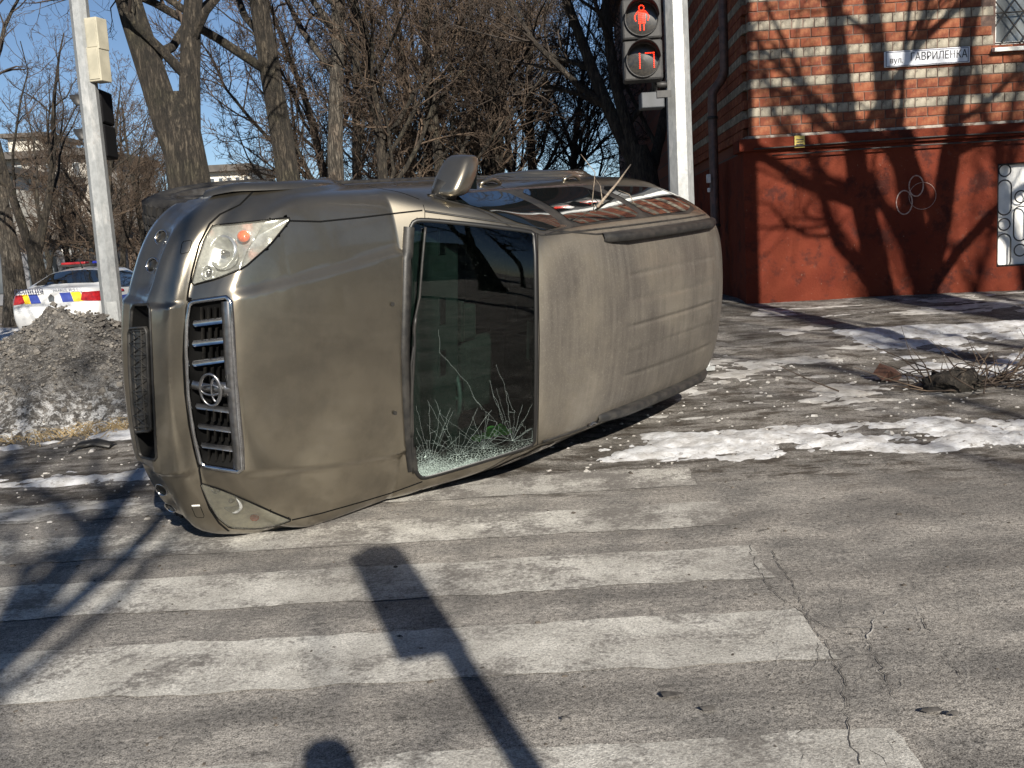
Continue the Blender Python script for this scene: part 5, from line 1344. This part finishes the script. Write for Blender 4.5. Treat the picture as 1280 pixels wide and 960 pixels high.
M_wp = simple('police_white', (.58,.59,.60), (.52,.53,.54), 3, .28, coat=.6); M_yel = simple('police_yellow', (.80,.55,.03), rough=.4); M_blu = simple('police_blue', (.035,.06,.28), rough=.4)
M_tail = simple('tail_red', (.36,.015,.02), (.22,.01,.015), 20, .2, coat=.8); M_letter = simple('police_letter', (.03,.035,.07), rough=.5)
M_blueled = emis('blue_beacon', (.03,.05,.6), .15); M_redbeacon = simple('red_beacon', (.28,.015,.018), rough=.25, coat=.6)
pyaw = R(90)
pc_d = 21.3; pcx = px_at(72, pc_d-2.35)
police = empty('police_car', (pcx, pc_d, float(gz(pcx, pc_d))), R(91), 'white police sedan with blue and yellow stripes parked beyond the dirt heap', 'car')
PS = capsule(F_pol, -1.6, 1.5, .7, 60, 26, 34, 120); pv = PS.reshape(-1, 3)
pf = np.array([f for f in grid_faces(*PS.shape[:2]) if len(f) == 4]); pcn = pv[pf].mean(1)
kp = np.ones(len(pf), bool)
for ax in (-1.40, 1.40): kp &= ~((np.hypot(pcn[:, 0]-ax, pcn[:, 2]-.33) < .36) & (np.abs(pcn[:, 1]) > .5))
link('body', mesh('body', pv, np.concatenate([pf[kp]])), M_wp, police)
MB().box((0, 0, .35), (4.2, 1.3, .25)).build('underbody', M_black, police)
def pol_patch(poly, axis_, sgn=1, off=.004):
    """outline in (y,z) seen from behind, or (x,z) seen from the side, or (x,y) from above"""
    o = dens([(a*250, b*250) for a, b in poly], 6)/250; c = o.mean(0); rings = 5; n = len(o); q = np.concatenate([c+(o-c)*(1-k/rings) for k in range(rings)]+[c[None]])
    if axis_ == 'rear': O_ = np.c_[np.full(len(q), -1.0), q]; D_ = np.tile([-1., 0, 0], (len(q), 1))
    elif axis_ == 'side': O_ = np.c_[q[:, 0], np.zeros(len(q)), q[:, 1]]; D_ = np.tile([0, sgn*1., 0], (len(q), 1))
    else: O_ = np.c_[q, np.full(len(q), .8)]; D_ = np.tile([0, 0, 1.], (len(q), 1))
    B = solve_ray(F_pol, O_, D_, 0, 2.); B = B+g_pol(B)*off; F = []
    for k in range(rings-1):
        for i in range(n): F.append((k*n+i, (k+1)*n+i, (k+1)*n+(i+1) % n, k*n+(i+1) % n))
    for i in range(n): F.append(((rings-1)*n+i, rings*n, (rings-1)*n+(i+1) % n))
    return B, F
def ppart(name, poly, ax, mat, sgn=1, off=.004, par=police): return link(name, mesh(name, *pol_patch(poly, ax, sgn, off)), mat, par)
ppart('rear_window', rounded([(-1.66,-.64),(-1.66,.64),(-.98,.53),(-.98,-.53)], .08, 1), 'top', M_tint)
ppart('windscreen', rounded([(.85,-.66),(.85,.66),(.28,.55),(.28,-.55)], .08, 1), 'top', M_tint)
for s in (-1, 1):
    ppart('side_window', rounded([(-1.30,1.02),(.75,.98),(.15,1.34),(-.85,1.34)], .1, 1), 'side', M_tint, s)
    tl = ppart('tail_light', rounded([(s*.52,.83),(s*.86,.80),(s*.88,.98),(s*.56,1.0)], .1, 1), 'rear', M_tail, off=.008)
    ppart('stripe', [(s*.40,.82),(s*.53,.82),(s*.57,1.0),(s*.44,1.0)] if s > 0 else [(-.57,.82),(-.40,.82),(-.36,1.0),(-.53,1.0)], 'rear', M_yel)
    ppart('stripe', [(s*.20,.82),(s*.398,.82),(s*.438,1.0),(s*.26,1.0)] if s > 0 else [(-.398,.82),(-.20,.82),(-.16,1.0),(-.358,1.0)], 'rear', M_blu)
    ppart('stripe', [(-1.9,.62),(-.2,.62),(0,.86),(-1.9,.86)], 'side', M_blu, s); ppart('stripe', [(-.2,.62),(.9,.62),(1.1,.86),(0,.86)], 'side', M_yel, s, .005)
    mi = MB().box((.62, s*.98, 1.02), (.12, .20, .14), None, .8).build('door_mirror', M_wp, police, False, .03)
    for ax in (-1.40, 1.40):
        M4 = Matrix.Translation((ax, s*.79, .33)) @ Matrix.Rotation(R(-90)*s, 4, 'X'); wl_ = MB().lathe([(.2,-.1),(.31,-.1),(.33,-.07),(.33,.07),(.31,.1),(.21,.1)], 28, M4).build('wheel', M_tyre, police, True)
        MB().lathe([(.21,.09),(.12,.06),(0,.08)], 20, M4).build('rim', M_steel, wl_, True)
ppart('plate', [(-.26,.52),(.26,.52),(.26,.63),(-.26,.63)], 'rear', M_winframe, off=.01)
ppart('badge', rounded([(-.05,.84),(.05,.84),(.06,.93),(0,.99),(-.06,.93)], .1, 1), 'rear', M_chromedull, off=.008)
ppart('bumper_insert', rounded([(-.7,.30),(.7,.30),(.66,.42),(-.66,.42)], .1, 1), 'rear', M_black, off=.004)
lb = MB().box((-.35, 0, 1.495), (.30, 1.15, .05)).build('light_bar', M_black, police, False, .015)
MB().box((-.35, .30, 1.54), (.22, .50, .055)).build('red_lens', M_redbeacon, lb, False, .02); MB().box((-.35, -.32, 1.54), (.22, .46, .055)).build('blue_lens', M_blueled, lb, False, .02)
MB().tube([(-.75, 0, 1.44), (-.85, 0, 1.58)], [.02, .006], 6).build('aerial', M_black, police)
# lettering across the boot edge (read from behind)
M4 = Matrix.Translation((-2.40, .66, 1.055)) @ Matrix.Rotation(R(-5), 4, 'Z') @ Matrix(((0,0,-1,0),(-1,0,0,0),(0,1,0,0),(0,0,0,1)))
text('lettering', 'ПОЛІЦІЯ', .115, M_letter, M4, police, .003, 1.1, .001)
M4 = Matrix.Translation((-2.415, -.06, 1.060)) @ Matrix(((0,0,-1,0),(-1,0,0,0),(0,1,0,0),(0,0,0,1)))
text('lettering', 'PATROL POLICE', .075, simple('letter_grey', (.25,.27,.32), rough=.5), M4, police, .003, 1.0)

# ================================================================== twigs and scraps on the SUV
def twig(name, pts, r_, mat, label):
    P_ = [Vector(p) for p in pts]; o = MB().tube(P_, r_, 5).build(name, mat, None, True); tag(o, label, 'twig'); return o
def car_pt(u, v, off): p = pix2car([(u, v)], off)[0]; return CARR @ p + CART
for (u0, v0, o0), (u1, v1, o1), r_, lab in (((745,262,.02), (781,226,.13), .010, 'pale snapped stick leaning on the side window'), ((742,262,.02), (722,215,.2), .003, 'thin curved twig beside the pale stick on the car'), ((752,258,.02), (737,228,.06), .0035, 'short thin twig standing off the side glass'), ((792,256,.01), (770,246,.05), .003, 'thin twig lying flat over the rear side glass')):
    a, b = car_pt(u0, v0, o0), car_pt(u1, v1, o1); mid = (a+b)/2+np.array([.02, -.02, .015]); twig('stick' if r_ > .008 else 'caught_twig', [a, mid, b], [r_, r_*.8, r_*.5], mt_tw, lab)
a = car_pt(738, 262, .02); b = a+np.array([-.06, -.05, .34]); twig('caught_twig', [a, a*.5+b*.5+np.array([.06, 0, .05]), b], [.004, .003, .0015], mt_tw, 'thin upright twig rising just above the car')

# ================================================================== the photographer (only the shadow of the head is in the picture)
def person():
    me = bpy.data.meshes.new('person'); bm = bmesh.new()
    J = {'pel': (0,0,.98,.15), 'sp': (0,.0,1.2,.15), 'ch': (0,-.01,1.40,.16), 'nk': (0,.0,1.52,.065), 'hd': (0,.03,1.62,.095), 'ht': (0,.02,1.735,.075),
         'ls': (-.19,0,1.44,.075), 'le': (-.27,.14,1.20,.055), 'lw': (-.10,.28,1.33,.035), 'lh': (-.06,.32,1.38,.040), 'rs': (.19,0,1.44,.075), 're': (.27,.14,1.20,.055), 'rw': (.10,.28,1.33,.035), 'rh': (.06,.32,1.38,.040),
         'lhip': (-.10,0,.92,.11), 'lk': (-.11,.02,.50,.075), 'la': (-.12,-.02,.09,.05), 'lt': (-.14,.16,.04,.045), 'rhip': (.10,0,.92,.11), 'rk': (.11,.02,.50,.075), 'ra': (.12,-.02,.09,.05), 'rt': (.14,.16,.04,.045)}
    E = [('pel','sp'),('sp','ch'),('ch','nk'),('nk','hd'),('hd','ht'),('ch','ls'),('ls','le'),('le','lw'),('lw','lh'),('ch','rs'),('rs','re'),('re','rw'),('rw','rh'),('pel','lhip'),('lhip','lk'),('lk','la'),('la','lt'),('pel','rhip'),('rhip','rk'),('rk','ra'),('ra','rt')]
    # five fingers a hand, curled round the phone
    for s, h in ((-1, 'lh'), (1, 'rh')):
        x_, y_, z_, _ = J[h]
        for k in range(4): J[f'{h}f{k}'] = (x_-s*.005, y_+.05, z_+.035-.022*k, .009); J[f'{h}g{k}'] = (x_-s*.04, y_+.075, z_+.033-.022*k, .008); E += [(h, f'{h}f{k}'), (f'{h}f{k}', f'{h}g{k}')]
        J[h+'t'] = (x_-s*.035, y_+.02, z_+.03, .010); E.append((h, h+'t'))
    idx = {}
    for k, v in J.items(): idx[k] = bm.verts.new(v[:3])
    for a, b in E: bm.edges.new((idx[a], idx[b]))
    bm.to_mesh(me); bm.free(); o = link('person', me, simple('dark_jacket', (.03,.032,.04), (.05,.05,.06), 8, .85))
    o.modifiers.new('skin', 'SKIN'); me.skin_vertices[0].data if me.skin_vertices else None
    if not me.skin_vertices: bpy.context.view_layer.objects.active = o
    for i, (k, v) in enumerate(J.items()): me.skin_vertices[0].data[i].radius = (v[3], v[3]); me.skin_vertices[0].data[i].use_root = (k == 'pel')
    sb_ = o.modifiers.new('sub', 'SUBSURF'); sb_.levels = 1; sb_.render_levels = 2
    px_, py_ = shadow_base(397, 908, 1.79); o.location = (px_, py_, 0); print('person at', px_, py_); tag(o, 'person in dark clothes holding up a phone to photograph the car', 'person')
    ph_ = MB().box((px_, py_+.365, 1.38), (.15, .010, .075)).build('phone', M_sigblk, None, False, .004); tag(ph_, 'black phone held up by the photographer', 'phone')
try: person()
except Exception as ex: print('person failed', ex)
